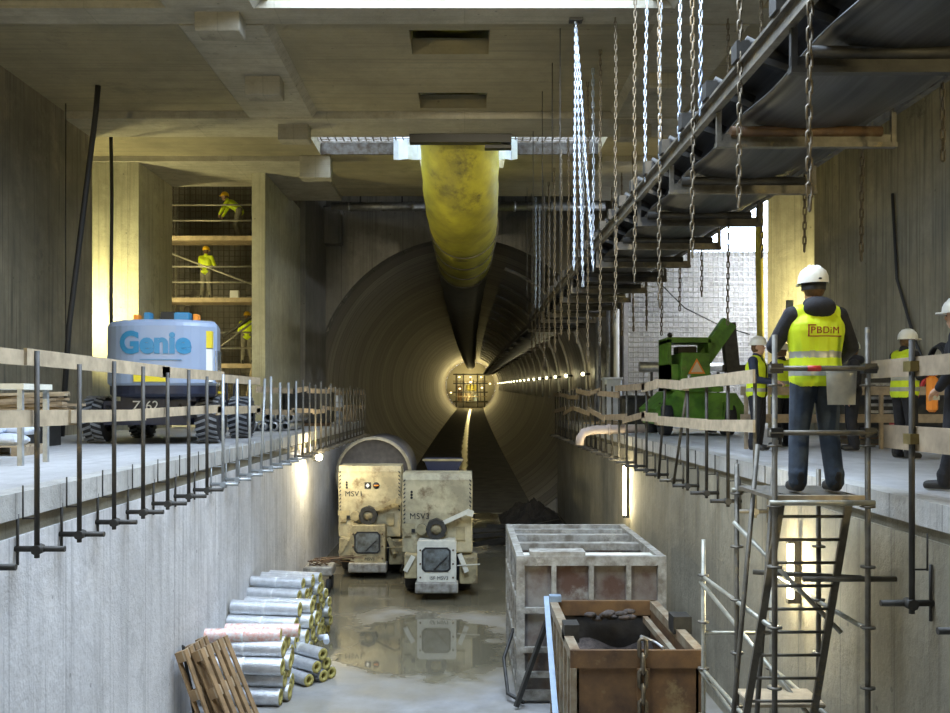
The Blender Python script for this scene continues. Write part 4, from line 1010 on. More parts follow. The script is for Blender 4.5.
def person(label,loc,rz,H=1.78,pose=None,trouser='jeans',coat='jacket',vest=True,helmet='helmet',hood=False,female=False,fine=.010,coatlen=.0,furhood=False,beard=None,group=None,logo=False):
    t=thing('person',label,'person',loc,rz,group)
    k=H/1.78
    J=dict(pel=(0,0,.96),wai=(0,.01,1.10),che=(0,.0,1.30),nk=(0,.0,1.47),hd=(0,.03,1.62),
      shL=(-.185,0,1.41),shR=(.185,0,1.41),elL=(-.25,-.02,1.13),elR=(.25,-.02,1.13),wrL=(-.26,.09,.88),wrR=(.26,.09,.88),
      haL=(-.26,.11,.79),haR=(.26,.11,.79),
      hiL=(-.09,0,.93),hiR=(.09,0,.93),knL=(-.11,.03,.50),knR=(.11,.03,.50),anL=(-.12,-.02,.09),anR=(.12,-.02,.09))
    if pose: J.update(pose)
    J={a:Vector(b)*k for a,b in J.items()}
    def add_head(m):
        h=J['hd']; m.ball(h+Vector((0,-.005,.025))*k,(.076*k,.094*k,.105*k),16,12)
        m.ball(h+Vector((0,.03,-.055))*k,(.055*k,.058*k,.058*k),12,8)
        m.ball(h+Vector((0,.095,-.0))*k,(.014*k,.022*k,.026*k),8,6)      # nose
        for s in (-1,1): m.ball(h+Vector((s*.077,-.005,0))*k,(.012*k,.02*k,.03*k),8,6)
        m.ball(h+Vector((0,.086,-.045))*k,(.024*k,.011*k,.010*k),8,6)    # lips
        for s in (-1,1): m.ball(h+Vector((s*.03,.082,.035))*k,(.022*k,.010*k,.007*k),8,5)
    def arm(m,s,r0,r1,r2): caps(m,[(J['sh'+s],r0*k),(J['el'+s],r1*k),(J['wr'+s],r2*k)])
    def leg(m,s,r0,r1,r2): caps(m,[(J['hi'+s],r0*k),(J['kn'+s],r1*k),(J['an'+s],r2*k)])
    m=MB(); add_head(m); caps(m,[(J['hd']-Vector((0,.02,.04))*k,.055*k),(J['nk'],.058*k)])
    caps(m,[(J['pel'],.13*k),(J['wai'],.115*k),(J['che'],.135*k)]); caps(m,[(J['shL'],.055*k),(J['nk']-Vector((0,0,.04))*k,.06*k),(J['shR'],.055*k)])
    for s in 'LR':
        arm(m,s,.052,.04,.028); leg(m,s,.08,.055,.04)
        w,h=J['wr'+s],J['ha'+s]; d=(h-w).normalized()
        sgn=-1 if s=='L' else 1
        u=Vector((0,0,1)) if abs(d.z)<.8 else Vector((0,1,0)); side=d.cross(u).normalized(); nrm=side.cross(d).normalized()
        caps(m,[(w,.026*k),(w+d*.045*k,.03*k),(w+d*.08*k,.03*k)],8)
        for f,(o_,L_) in enumerate(((-.03,.062),(-.01,.075),(.011,.07),(.031,.055))):
            b=w+d*.085*k+side*o_*k; c=b+d*L_*.55*k+nrm*.008*k*-1; e=c+d*L_*.35*k-nrm*.03*k
            caps(m,[(b,.0095*k),(c,.009*k),(e,.0075*k)],6)
        b=w+d*.03*k+nrm*-.0*k+side*(-.03*k*sgn); caps(m,[(b,.012*k),(b+d*.045*k-side*.028*sgn*k-nrm*.015*k,.0105*k),(b+d*.075*k-side*.03*sgn*k-nrm*.03*k,.009*k)],6)
    body=remesh(m,'body',fine,[M['skin']],t,2)
    m=MB()
    for s in (-1,1): m.ball(J['hd']+Vector((s*.03,.088,.018))*k,.0075*k,8,6)
    m.build('eyes',M['black'],body)
    # trousers
    m=MB(); caps(m,[(J['hiL']+Vector((.01,0,.06))*k,.13*k),(J['hiR']+Vector((-.01,0,.06))*k,.13*k)])
    for s in 'LR': leg(m,s,.115,.083,.075); caps(m,[(J['an'+s]+Vector((0,0,.06))*k,.078*k),(J['an'+s]+Vector((0,.0,.0))*k,.068*k)])
    remesh(m,'trousers',.014,[M[trouser]],t,2)
    for s in 'LR':
        a=J['an'+s]; m=MB(); caps(m,[(a+Vector((0,-.02,.06))*k,.058*k),(a+Vector((0,-.02,-.03))*k,.052*k),(a+Vector((0,.15,-.042))*k,.045*k)],10)
        bo=remesh(m,'boot',.010,[M['boot'],M['sole']],t,2,matf=lambda c,a=a: 1 if c.z<a.z-.072*k else 0)
        for v in bo.data.vertices: v.co.z=max(v.co.z,a.z-.089*k)
    # coat
    m=MB()
    lowr=J['pel']-Vector((0,0,coatlen))*k
    for sx in (-.055,0,.055):
        v=Vector((sx,0,0))*k; e_=.012*k if sx==0 else 0
        caps(m,[(lowr+v,.135*k+coatlen*.05+e_),(J['wai']+v,.12*k+e_),(J['che']+v*1.2,.138*k+e_)],12)
    caps(m,[(J['shL'],.078*k),(J['nk']-Vector((0,.0,.065))*k,.085*k),(J['shR'],.078*k)]); caps(m,[(J['nk'],.078*k),(J['nk']+Vector((0,0,.03))*k,.07*k)])
    for s in 'LR': arm(m,s,.078,.062,.045)
    if hood: m.ball(J['nk']+Vector((0,-.09,.0))*k,(.13*k,.09*k,.085*k),14,8); m.ball(J['nk']+Vector((0,-.03,.035))*k,(.115*k,.09*k,.06*k),14,8)
    ct=remesh(m,'jacket',.013,[M[coat]],t,2)
    if vest:
        m=MB()
        for sx in (-.06,0,.06):
            v=Vector((sx,0,0))*k; e_=.012*k if sx==0 else 0
            caps(m,[(J['pel']+v-Vector((0,0,.04))*k,.15*k+e_),(J['wai']+v,.142*k+e_),(J['che']+v*1.3,.152*k+e_)],14)
        caps(m,[(J['shL']*.86+J['shR']*.14+Vector((0,0,.004))*k,.088*k),(J['nk']-Vector((0,.0,.055))*k,.098*k),(J['shR']*.86+J['shL']*.14+Vector((0,0,.004))*k,.088*k)],12)
        for sa,sb in (('shL','shR'),('shR','shL')): caps(m,[(J[sa]*.8+J[sb]*.2-Vector((0,0,.02))*k,.095*k),(J['che']+(J[sa]-J[sb])*.2*1,.15*k)],12)
        zc=J['pel'].z; zs=J['che'].z; nk=J['nk']
        ax=(J['che']-J['pel']).normalized()
        def vm(c):
            q=(c-J['pel']).dot(ax)/k
            return 1 if (-.03<q<.02 or .115<q<.165) else 0
        vo=remesh(m,'vest',.011,[M['vest'],M['reflect']],t,2,matf=vm)
        bm=bmesh.new(); bm.from_mesh(vo.data)     # open the bottom hem, the neck and the front
        kill=[f for f in bm.faces if (f.calc_center_median()-J['pel']).dot(ax)<-.115*k or (f.calc_center_median()-nk-Vector((0,0,.06))*k).length<.09*k or (f.calc_center_median().y>.06*k and abs(f.calc_center_median().x)<.035*k and not logo)]
        bmesh.ops.delete(bm,geom=kill,context='FACES'); bm.to_mesh(vo.data); bm.free()
        if logo:
            def surfy(x,z):
                ok,loc_,nr,_=vo.ray_cast(Vector((x,-1,z)),Vector((0,1,0)))
                return loc_.y if ok else -.16
            bpy.context.view_layer.update()
            text_mesh('PBDiM',.083,.001,lambda u,v,w:Vector((u+.02,surfy(u+.02,1.26*k+v)-.004-w,1.26*k+v)),'logo',M['maroon'],vo,bold=.0012,spacing=1.12,label='maroon company lettering on the back')
            m=MB()
            for (x0,x1,z0,z1) in ((-.125,-.117,1.235,1.33),(-.125,-.06,1.322,1.33),(-.125,.16,1.235,1.242)):
                for q in range(8):
                    a=x0+(x1-x0)*q/8; b=x0+(x1-x0)*(q+1)/8; y=min(surfy(a,(z0+z1)/2*k),surfy(b,(z0+z1)/2*k))
                    m.box(a,b,y-.006,y+.004,z0*k,z1*k)
            m.build('logo_frame',M['maroon'],vo)
    if helmet:
        h=J['hd']+Vector((0,-.005,.055))*k
        m=MB(); m.lathe([(.128*k,-.015*k),(.127*k,.0),(.122*k,.045*k),(.105*k,.085*k),(.07*k,.115*k),(.03*k,.128*k),(.001,.13*k)],22,Matrix.Translation(h)@Matrix.Diagonal((.92,1.1,1,1)))
        hl=m.build('helmet',M[helmet],t)
        m=MB(); m.prism([(-.10*k,.10*k),(.10*k,.10*k),(.07*k,.175*k),(0,.195*k),(-.07*k,.175*k)],2,-.018*k,-.006*k); m.M=None
        for v in m.v: v+=h
        m.build('brim',M[helmet],hl)
        m=MB(); 
        for sx in (-.03,0,.03): m.path([(h.x+sx*k,h.y-.12*k,h.z+.03*k),(h.x+sx*k,h.y-.07*k,h.z+.112*k),(h.x+sx*k,h.y,h.z+.132*k),(h.x+sx*k,h.y+.07*k,h.z+.115*k),(h.x+sx*k,h.y+.125*k,h.z+.035*k)],.008*k,6)
        m.build('ridge',M[helmet],hl)
        if logo: MB().ball(h+Vector((0,-.143,.012))*k,(.016,.006,.008),8,6).build('vent',M['black'],hl)
        m=MB(); m.lathe([(.118*k,-.07*k),(.118*k,-.01*k),(.10*k,-.01*k)],18,Matrix.Translation(h+Vector((0,-.012,0))*k)@Matrix.Diagonal((.78,.9,1,1)))
        if logo: m.build('head_band',M['black'],hl)
    m=MB(); m.ball(J['hd']+Vector((0,-.03,.01))*k,(.083*k,.085*k,.10*k),14,10)
    if furhood: m.ball(J['hd']+Vector((0,-.05,-.02))*k,(.12*k,.10*k,.15*k),14,10)
    m.build('fur_hood' if furhood else 'hair',M['fur'] if furhood else M['hair'],body)
    return t,J
# main figure: back to us on the tower, hands raised in front of the face
up_=dict(elL=(-.30,.10,1.17),wrL=(-.14,.26,1.36),haL=(-.10,.28,1.45),elR=(.30,.02,1.16),wrR=(.24,.22,1.02),haR=(.20,.30,1.04),
   knL=(-.12,.03,.50),knR=(.12,.03,.50),anL=(-.15,-.02,.09),anR=(.15,-.02,.09),hd=(.0,.05,1.63))
pm,_=person('man seen from behind on the tower platform, yellow vest with maroon lettering and jeans',(3.04,8.22,PZ),R(2),1.93,up_,hood=True,logo=True,fine=.008)
t=thing('mobile_phone','black phone held up by the vested man on the platform','phone',(2.93,8.55,PZ+1.56),R(8)); MB().bbox(-.035,.035,-.005,.005,-.01,.14,.004).build('case',M['black'],t); MB().bbox(-.031,.031,-.0065,-.0052,.0,.13,.001).build('screen',M['glass'],t)
# visitors on the right deck
person('man in navy jacket, open yellow vest and white helmet, left of the tower',(4.62,15.0,DECK),R(-125),1.78,dict(elR=(.24,.05,1.12),wrR=(.12,.30,1.08),haR=(.08,.38,1.08),elL=(-.24,.05,1.12),wrL=(-.12,.30,1.06),haL=(-.08,.36,1.06)),trouser='jacket',coat='navyc')
person('visitor in yellow vest half hidden behind the man on the tower platform',(5.35,16.0,DECK),R(30),1.76,dict(elL=(-.24,.05,1.12),wrL=(-.1,.3,1.15),haL=(-.06,.36,1.18)),trouser='jacket')
person('visitor in white helmet and dark coat looking left, behind the white bucket',(6.10,14.9,DECK),R(75),1.72,dict(),trouser='jacket',coat='jacket',vest=False,hood=True)
person('visitor in white helmet and yellow vest looking down at a phone on the right deck',(5.98,12.9,DECK),R(-75),1.76,dict(hd=(0,.06,1.60),elL=(-.23,.06,1.13),wrL=(-.1,.28,1.18),haL=(-.05,.34,1.22),elR=(.23,.06,1.13),wrR=(.1,.28,1.18),haR=(.06,.34,1.22)),trouser='jacket')
t=thing('mobile_phone','small phone held by the visitor in vest looking down on the right deck','phone',(6.36,13.0,DECK+1.24),R(-75)); MB().bbox(-.035,.035,-.06,.06,-.005,.005,.003).build('case',M['black'],t)
person('person in long black coat with tan hood and white helmet at the right edge',(4.38,8.35,DECK),R(50),1.70,dict(hd=(0,.04,1.6),elL=(-.26,.0,1.14),wrL=(-.22,.14,.95),haL=(-.2,.2,.9),anL=(-.1,.12,.09),anR=(.12,-.12,.09)),trouser='jacket',vest=False,coatlen=.42,furhood=True)
t=thing('orange_bag','bright orange bag hanging beside the black coated person at the right edge','bag',(5.42,11.0,DECK+.66)); MB().bbox(-.06,.06,-.05,.05,0,.42,.03).build('pouch',M['orange'],t); MB().path([(-.05,0,.42),(-.03,0,.6),(.03,0,.6),(.05,0,.42)],.012,5).build('strap',M['orange'],t)
for i in (0,):
    MB().box(-.06,.06,-.055,-.045,.14,.19).build('reflective_stripe',M['reflect'],t)
# workers on the facade scaffold at the left
bend=dict(wai=(0,.08,1.08),che=(0,.28,1.22),nk=(0,.42,1.33),hd=(0,.50,1.44),shL=(-.18,.36,1.28),shR=(.18,.36,1.28),elL=(-.22,.50,1.05),elR=(.22,.50,1.05),wrL=(-.2,.62,.85),wrR=(.2,.62,.85),haL=(-.2,.64,.77),haR=(.2,.64,.77),knL=(-.12,.12,.5),knR=(.12,.02,.5))
fwd=dict(elL=(-.26,.12,1.15),wrL=(-.18,.34,1.16),haL=(-.16,.42,1.18),elR=(.26,.12,1.15),wrR=(.18,.34,1.2),haR=(.16,.42,1.22),anL=(-.14,-.02,.09),anR=(.16,-.02,.09))
SY=31.0; LV=[CAM+3.08,CAM+5.03,CAM+1.1]
wz=[5.17,3.28,1.28]
person('worker in yellow jacket and helmet bending to the left on the top scaffold level',(-7.38,SY+.25,CAM+5.25),R(90),1.75,bend,trouser='greyc',coat='vest',vest=False,helmet='helmety',fine=.014)
person('worker in yellow jacket and helmet standing with back to us on the middle scaffold level',(-8.45,SY+.1,CAM+3.27),R(-8),1.75,fwd,trouser='greyc',coat='vest',vest=False,helmet='helmety',fine=.014)
person('worker in yellow vest partly cut off at the right end of the lower scaffold level',(-7.15,SY+.3,CAM+1.15),R(10),1.75,fwd,trouser='greyc',coat='vest',vest=False,helmet='helmety',fine=.014)
# facade scaffold
t=thing('facade_scaffold','tall pale tube scaffold filling the bay between the left pilaster and the concrete fin','scaffold',(0,0,0))
sx0,sx1=-9.75,-6.15
for x in (sx0+.2,sx1):
    for y in (30.3,31.5): MB().tube((x,y,DECK),(x,y,CEIL-.05),.03,8).build('upright',M['scafl'],t)
for z in (CAM+5.17,CAM+3.2,CAM+1.1):
    MB().box(sx0,sx1+.1,30.35,31.4,z-.06,z).build('deck_plank',M['wood'],t); MB().box(sx0,sx1+.1,30.26,30.31,z-.08,z+.06).build('toe_board',M['woodp'],t)
    for dz in (1.05,.55): MB().tube((sx0,30.28,z+dz),(sx1+.1,30.28,z+dz),.028,8).build('guard_rail',M['scafl'],t)
MB().tube((sx0+.2,30.22,CAM+4.75),(sx1,30.22,CAM+3.45),.028,8).build('brace',M['scafl'],t)
MB().tube((sx1,30.22,CAM+2.9),(sx0+1.6,30.22,CAM+1.4),.03,8).build('brace',M['scafl'],t)
MB().tube((sx1+.1,30.1,CAM+3.1),(sx0+2.1,30.1,CAM+2.0),.06,8).build('stair_beam',M['dsteel'],t)
tag(MB().bbox(-7.52,-7.24,30.5,30.7,CAM+3.21,CAM+3.52,.01).build('white_canister',M['gwhite']),'small white canister standing on the middle scaffold level','canister')
m=MB()
for i in range(34): m.tube((-12+i*.19,32.4,DECK),(-12+i*.19,32.4,CEIL+2.2),.013,4)
for i in range(49): m.tube((-12,32.38,DECK+i*.19),(-5.6,32.38,DECK+i*.19),.011,4)
tag(m.build('rebar_grid',M['rebar']),'dark rebar mesh on the wall behind the facade scaffold','rebar grid')
m=MB(); m.bar((-6.45,29.4,DECK),(-6.08,30.0,DECK+2.9),.05,.12); m.bar((-6.85,29.4,DECK),(-6.48,30.0,DECK+2.9),.05,.12)
for k in range(9): 
    a=Vector((-6.45,29.4,DECK)).lerp(Vector((-6.08,30.0,DECK+2.9)),(k+1)/10); m.bar(a,a+Vector((-.4,0,0)),.03,.04)
tag(m.build('wooden_ladder',M['woodp']),'pale wooden ladder leaning by the concrete fin below the facade scaffold','ladder')
# ------------------------------------------------------------------ green loader crane and mesh wall on the right
t=thing('green_crane','old green crane machine with slanted box boom and warning triangle on the right deck','crane',(0,21.5,DECK))
def gx(px,Y=21.5): return (px-464)*Y/950
def gz(py,Y=21.5): return CAM-DECK+(400-py)*Y/950
m=MB(); m.prism([(4.35,0.25),(6.2,.2),(6.3,.55),(6.05,.95),(4.7,1.0),(4.25,.6)],1,-.4,1.6); m.build('carriage',M['green'],t)
m=MB(); m.bbox(4.80,5.45,-.5,.7,.98,1.85,.02); m.build('body',M['green'],t)
m=MB()
for x0,x1,z0,z1 in ((4.55,4.63,1.0,2.15),(5.45,5.52,1.8,2.15),(4.55,5.6,2.08,2.2),(4.55,4.85,1.0,1.6)): m.box(x0,x1,-.3,.7,z0,z1)
m.build('cab_frame',M['green'],t)
m=MB(); m.box(4.66,4.85,.0,.4,1.0,1.55); m.bbox(4.85,5.3,.1,.5,1.85,2.02); m.build('engine',M['dsteel'],t)
m=MB(); m.bar((5.32,.1,1.55),(6.02,.1,2.56),.34,.30,up=(0,1,0)); m.prism([(5.15,1.3),(5.6,1.3),(5.42,1.75),(5.2,1.75)],1,-.1,.3); m.build('boom',M['green'],t)
m=MB(); m.bar((6.0,.12,2.55),(6.12,.12,1.3),.3,.24,up=(0,1,0)); m.box(5.9,6.7,.1,.2,1.45,1.6); m.build('boom_tip',M['dsteel'],t)
m=MB(); m.prism([(4.95,1.38),(5.33,1.38),(5.14,1.72)],1,-.53,-.51); tr=m.build('warning_triangle',M['orange'],t)
m=MB(); m.prism([(5.01,1.415),(5.27,1.415),(5.14,1.65)],1,-.54,-.53); m.build('triangle_center',surf('triangle_tan',(.75,.6,.42),.5,0,.1,bmp=0),tr)
m=MB(); m.box(5.15,5.75,-.45,0,.98,1.1); m.box(5.75,5.95,-.5,.2,.35,.75); m.build('outrigger',M['green'],t)
MB().ball((4.66,0,2.27),.06,8,6).build('exhaust_cap',M['dsteel'],t)
for y in (-.2,1.2):
    for x in (4.5,5.9): wheel(t,x,y,.38,.26,tread=False)
m=MB()
x0,x1,z0,z1=5.6,10.6,DECK+.05,CAM+5.15
n=int((x1-x0)/.17)
for i in range(n): m.tube((x0+i*.17,32.3,z0),(x0+i*.17,32.3,z1),.016,4)
for i in range(int((z1-z0)/.17)): m.tube((x0,32.27,z0+i*.17),(x1,32.27,z0+i*.17),.016,4)
for i in range(n*0): pass
tag(m.build('mesh_wall',M['meshw']),'pale steel reinforcement mesh standing before the right back wall','mesh')
for z,l in ((CAM+1.10,'upper pale pipe along the mesh wall behind the green crane'),(CAM-.62,'lower pale pipe on the deck before the mesh wall')):
    tag(MB().tube((5.8,31.4,z),(9.3,31.4,z),.17,14).build('steel_pipe',M['steel']),l,'pipe')
m=MB()
for x in (6.2,8.4): m.bar((x,31.4,DECK),(x,31.4,CAM+.925),.08,.08)
tag(m.build('pipe_stand',M['dsteel']),'dark stands carrying the upper pale pipe behind the green crane','stand')
for i,(x,r) in enumerate(((4.62,.10),(4.95,.07),(5.2,.10))):
    o=MB().tube((x,32.8-.2*i,DECK),(x,32.8-.2*i,CAM+3.1),r,12).build('standing_pipe',M['steel'] if i<2 else M['gwhite']); tag(o,('left','middle','right, whitest')[i]+' of three upright pipes between tunnel and mesh wall','pipe')
tag(MB().path([(6.3,31.9,CAM+4.2),(7.4,31.9,CAM+3.1),(8.6,31.9,CAM+2.5),(9.6,31.9,CAM+2.2)],.02,5).build('sagging_cable',M['cable']),'black cable sagging in front of the mesh wall','cable')
# deck clutter right
t=thing('discharge_pipe','pinkish grey pipe lying over the right pit edge with its elbow hanging over the pit','pipe',(0,21.6,0))
m=MB(); m.path([(4.1,0,DECK+.15),(3.6,0,DECK+.14),(2.95,0,DECK+.12),(2.72,0,DECK+.06),(2.64,0,DECK-.08),(2.63,0,DECK-.22)],.10,12); m.build('pipe_run',M['pipe'],t)
m=MB(); m.lathe([(.1,-.03),(.13,-.03),(.13,.03),(.1,.03)],14,Matrix.Translation((3.3,0,DECK+.13))@Matrix.Rotation(R(90),4,'Y')); m.build('flange',M['pipe'],t)
random.seed(5)
for i in range(12):
    L=random.uniform(.7,1.4); o=MB().box(-L,L,-.07,.07,-.02,.02).build('loose_board',M['wood']); o.location=(random.uniform(4.2,5.2),random.uniform(24.5,31),DECK+.03+.05*(i%4)); o.rotation_euler=(random.uniform(-.02,.02),random.uniform(-.03,.03),random.uniform(-1.2,1.2))
    tag(o,'weathered board in the clutter on the right deck near the tunnel','board','loose boards on the right deck near the tunnel')
for i,(x,y,w,h,mt,nm,l,c) in enumerate(((4.5,25.2,.7,.9,'dsteel','tool_crate','dark crate among the clutter behind the right fence','crate'),(4.75,30.5,.55,1.5,'plastic','bulk_bag','white bulk bag on the right deck beside the upright pipes','bag'),(5.1,28.0,.8,.7,'rust','tool_crate','rusty crate among the clutter on the right deck near the tunnel','crate'))):
    t=thing(nm,l,c,(x,y,DECK)); MB().bbox(-w/2,w/2,-.35,.35,0,h,.06).build('body',M[mt],t); MB().bbox(-w/2-.03,w/2+.03,-.38,.38,h-.06,h+.02,.02).build('lid',M['dsteel'] if nm!='bulk_bag' else M['plastic'],t)
t=thing('pallet_jack','red hand pallet jack standing behind the cross fence on the right deck','pallet jack',(7.0,15.9,DECK),R(78))
m=MB(); m.box(-.26,-.1,-.2,.95,.08,.14); m.box(.1,.26,-.2,.95,.08,.14); m.build('forks',M['dsteel'],t); m=MB(); m.box(-.2,.2,-.4,-.15,.06,.5); m.bar((0,-.35,.45),(.25,-.75,1.2),.05,.05); m.build('handle',M['red'],t)
for x in (-.1,.1): MB().lathe([(.02,-.03),(.1,-.03),(.1,.03),(.02,.03)],14,Matrix.Translation((x,-.3,.1))@Matrix.Rotation(R(90),4,'Y')).build('wheel',M['rubber'],t)
for i,(x,z,r) in enumerate(((8.6,1.7,.5),(8.75,1.45,.38))):
    m=MB(); 
    for q in range(3):
        m.path([(x-.05*q+.0,16.0+i*1.4+(r-.03*q)*math.cos(a*PI/10),DECK+z+(r-.03*q)*math.sin(a*PI/10)) for a in range(21)],.03,6)
    tag(m.build('cable_coil',M['cable']),('larger black cable coil hung on the right concrete wall','smaller black cable coil hung on the right concrete wall')[i],'cable coil')
tag(MB().path([(8.93,19.8,CEIL-2.2),(8.93,19.6,CEIL-4),(8.9,19.3,DECK+2.9),(8.85,18.6,DECK+1.9),(8.8,17.9,DECK+1.2)],.035,6).build('wall_cable',M['cable']),'black cable running down the right concrete wall behind the vested man','cable')
# dark plant trailer behind the visitors
t=thing('generator_box','dark equipment box standing against the right wall behind the visitors','equipment box',(7.7,17.2,DECK))
MB().bbox(-.9,.9,-.6,.6,.2,1.3,.04).build('housing',M['dsteel'],t); m=MB(); m.box(-.8,.8,-.5,.5,0,.2); m.build('skid',M['rust'],t)
m=MB()
for k in range(6): m.box(-.7,.0,-.62,-.6,.45+k*.12,.5+k*.12)
m.build('vent_slats',M['gray'],t)
# ------------------------------------------------------------------ left deck clutter
random.seed(9)
for i in range(22):
    L=random.uniform(.5,1.0); lv=i//4
    o=MB().box(-L,L,-.06,.06,-.022,.022).build('timber_board',M['wood'] if i%3 else M['woodp'])
    o.location=(random.uniform(-7.9,-7.25),16.3+random.uniform(-.35,.35),DECK+.62+.055*lv+.01*(i%4)); o.rotation_euler=(0,random.uniform(-.06,.06),random.uniform(-.35,.35))
    tag(o,'rough timber board in the heap left of the boom lift','timber board','timber boards heaped left of the boom lift')
for i in range(5):
    t=thing('timber_baulk','dark timber baulk under the heap of boards left of the boom lift','timber baulk',(-8.75+.36*i,16.3,DECK),0,'baulks under the timber heap'); MB().box(-.14,.14,-.6,.6,0,.58).build('baulk',M['woodd'] if i%2 else M['dsteel'],t)
t=thing('white_table','small pale work table at the left picture edge','table',(-5.85,11.9,DECK))
MB().box(-1.2,.52,-.4,.4,.93,1.0).build('table_top',M['white'],t)
for x in (-1.1,.46):
    for y in (-.35,.35): MB().box(x-.03,x+.03,y-.03,y+.03,0,.93).build('leg',M['postl'],t)
pal=thing('cargo_pallet','pale wooden pallet under the white sacks at the left edge','pallet',(-6.9,13.9,DECK))
for k in range(5): MB().box(-.6,.6,-.4+k*.17,-.3+k*.17,.125,.147).build('top_board',M['woodp'],pal)
for x in (-.6,-.07,.46): MB().box(x,x+.14,-.4,.4,0,.125).build('bearer',M['wood'],pal)
for i,(x,y,z) in enumerate(((-.3,-.12,.147),(.27,-.1,.147),(-.05,-.1,.29),(.3,.15,.29))):
    m=MB(); m.ball((0,0,.085),(.3,.24,.09),14,8); m.bbox(-.26,.26,-.2,.2,.0,.14,.05)
    o=m.build('cement_sack',M['plastic']); o.location=(-6.9+x,13.9+y,DECK+z); o.rotation_euler=(0,0,random.uniform(-.2,.2))
    tag(o,('lower left white sack on the cargo pallet','lower right white sack on the cargo pallet','upper left white sack on the cargo pallet','upper right white sack on the cargo pallet')[i],'sack')
for i,(x,z) in enumerate(((-6.05,.13),(-5.76,.13),(-5.47,.13),(-5.18,.13),(-5.62,.36),(-5.33,.36),(-5.05,.36))):
    m=MB(); m.lathe([(.07,-.0),(.125,-.0),(.125,2.2),(.07,2.2),(.07,0)],14,Matrix.Translation((0,0,0))@Matrix.Rotation(R(-90),4,'X'))
    o=m.build('steel_sleeve',M['steel']); o.location=(x+.62,24.2,DECK+z); tag(o,'pale hollow pipe with open end in the small stack beyond the boom lift','pipe','pipe stack beyond the boom lift')
t=thing('site_container','dark low equipment box behind the pipe stack on the left deck','equipment box',(-4.6,29.5,DECK)); MB().bbox(-.9,.5,-.5,.6,.1,1.15,.03).build('housing',M['dsteel'],t); MB().box(-.8,.4,-.4,.5,0,.1).build('skid',M['rust'],t)
t=thing('liquid_tank','white caged liquid tank on the left deck near the tunnel','tank',(-4.62,32.6,DECK)); MB().bbox(-.42,.42,-.5,.5,.15,.98,.08).build('tank',M['plastic'],t)
m=MB()
for z in (.15,.45,.72,1.0):
    for a,b in (((-.46,-.54),(.46,-.54)),((.46,-.54),(.46,.54)),((-.46,-.54),(-.46,.54))): m.tube((a[0],a[1],z),(b[0],b[1],z),.015,5)
for k in range(6): m.tube((-.46+.184*k,-.54,.1),(-.46+.184*k,-.54,1.0),.015,5)
m.box(-.48,.48,-.55,.55,0,.12); m.build('cage',M['steel'],t)
t=thing('wooden_crate','pale wooden crate on the left deck at the tunnel mouth','crate',(-4.45,35.2,DECK)); MB().bbox(-.55,.4,-.4,.4,0,.62,.01).build('box',M['wood'],t)
m=MB(); m.box(-.58,.43,-.44,-.40,.05,.15); m.box(-.58,.43,-.44,-.40,.45,.55); m.build('batten',M['woodp'],t)
for (pts,r,l) in (([(-8.95,20.5,CEIL-.0),(-8.93,20.4,DECK+5.2),(-8.85,19.6,DECK+3.0),(-8.8,18.6,DECK+.4)],.05,'thick black hose hanging down the left concrete wall'),
                  ([(-8.95,25.2,CEIL-.02),(-8.96,25.22,DECK+4),(-8.98,25.25,DECK+1.0)],.05,'black hose hanging straight before the lit left pilaster')):
    pass
h1=[(-7.55,19.6,CEIL-.02),(-7.6,19.6,CEIL-.6),(-7.9,19.6,CEIL-3),(-8.15,19.6,CEIL-5.0),(-8.3,19.6,CEIL-7.25)]
tag(MB().path(h1,.06,8).build('black_hose',M['cable']),'thick slanted black hose hanging from the ceiling before the left wall','hose')
h2=[(-8.62,23.2,CEIL-.02),(-8.6,23.2,CEIL-1.5),(-8.62,23.2,CEIL-4),(-8.6,23.2,DECK+1.5)]
tag(MB().path(h2,.045,8).build('black_hose',M['cable']),'straight black hose hanging in front of the lit left pilaster','hose')
tag(MB().tube((-8.72,20.8,CEIL-.01),(-8.72,20.8,DECK+1.2),.012,5).build('wall_conduit',M['dsteel']),'thin grey conduit at the end of the left wall','conduit')
# ------------------------------------------------------------------ lamps
t=thing('pit_floodlight','lit floodlight on the left pit wall near the trucks','floodlight',(-3.55,23.0,CAM-1.38))
MB().bbox(-.12,.06,-.05,.1,-.1,.1,.02).build('housing',M['dsteel'],t); MB().ball((.05,-.07,0),.085).build('bulb',M['lampw'],t); MB().box(-.29,-.1,0,.04,-.02,.02).build('bracket',M['dsteel'],t)
point((-3.36,22.75,CAM-1.40),210,(1,.86,.55),.08)
def tubelamp(x,y,z0,z1,label,e):
    t=thing('tube_lamp',label,'lamp',(x,y,z0))
    MB().tube((0,0,0),(0,0,z1-z0),.035,10).build('tube',M['lamps'],t); MB().box(.035,.10,-.03,.03,-.05,z1-z0+.05).build('holder',M['dsteel'],t)
    for z in (-.05,z1-z0): MB().box(-.04,.05,-.04,.04,z,z+.05).build('end_cap',M['dsteel'],t)
    for i in range(3): point((x-.10,y,z0+(z1-z0)*(i+.5)/3),e/3,(1,.88,.55),.06)
tubelamp(3.55,21.0,CAM-2.55,CAM-1.45,'lit vertical tube lamp on the right pit wall beyond the steel frame box',130)
tubelamp(3.54,10.3,CAM-2.15,CAM-1.55,'lit vertical tube lamp on the right pit wall behind the scaffold tower',85)
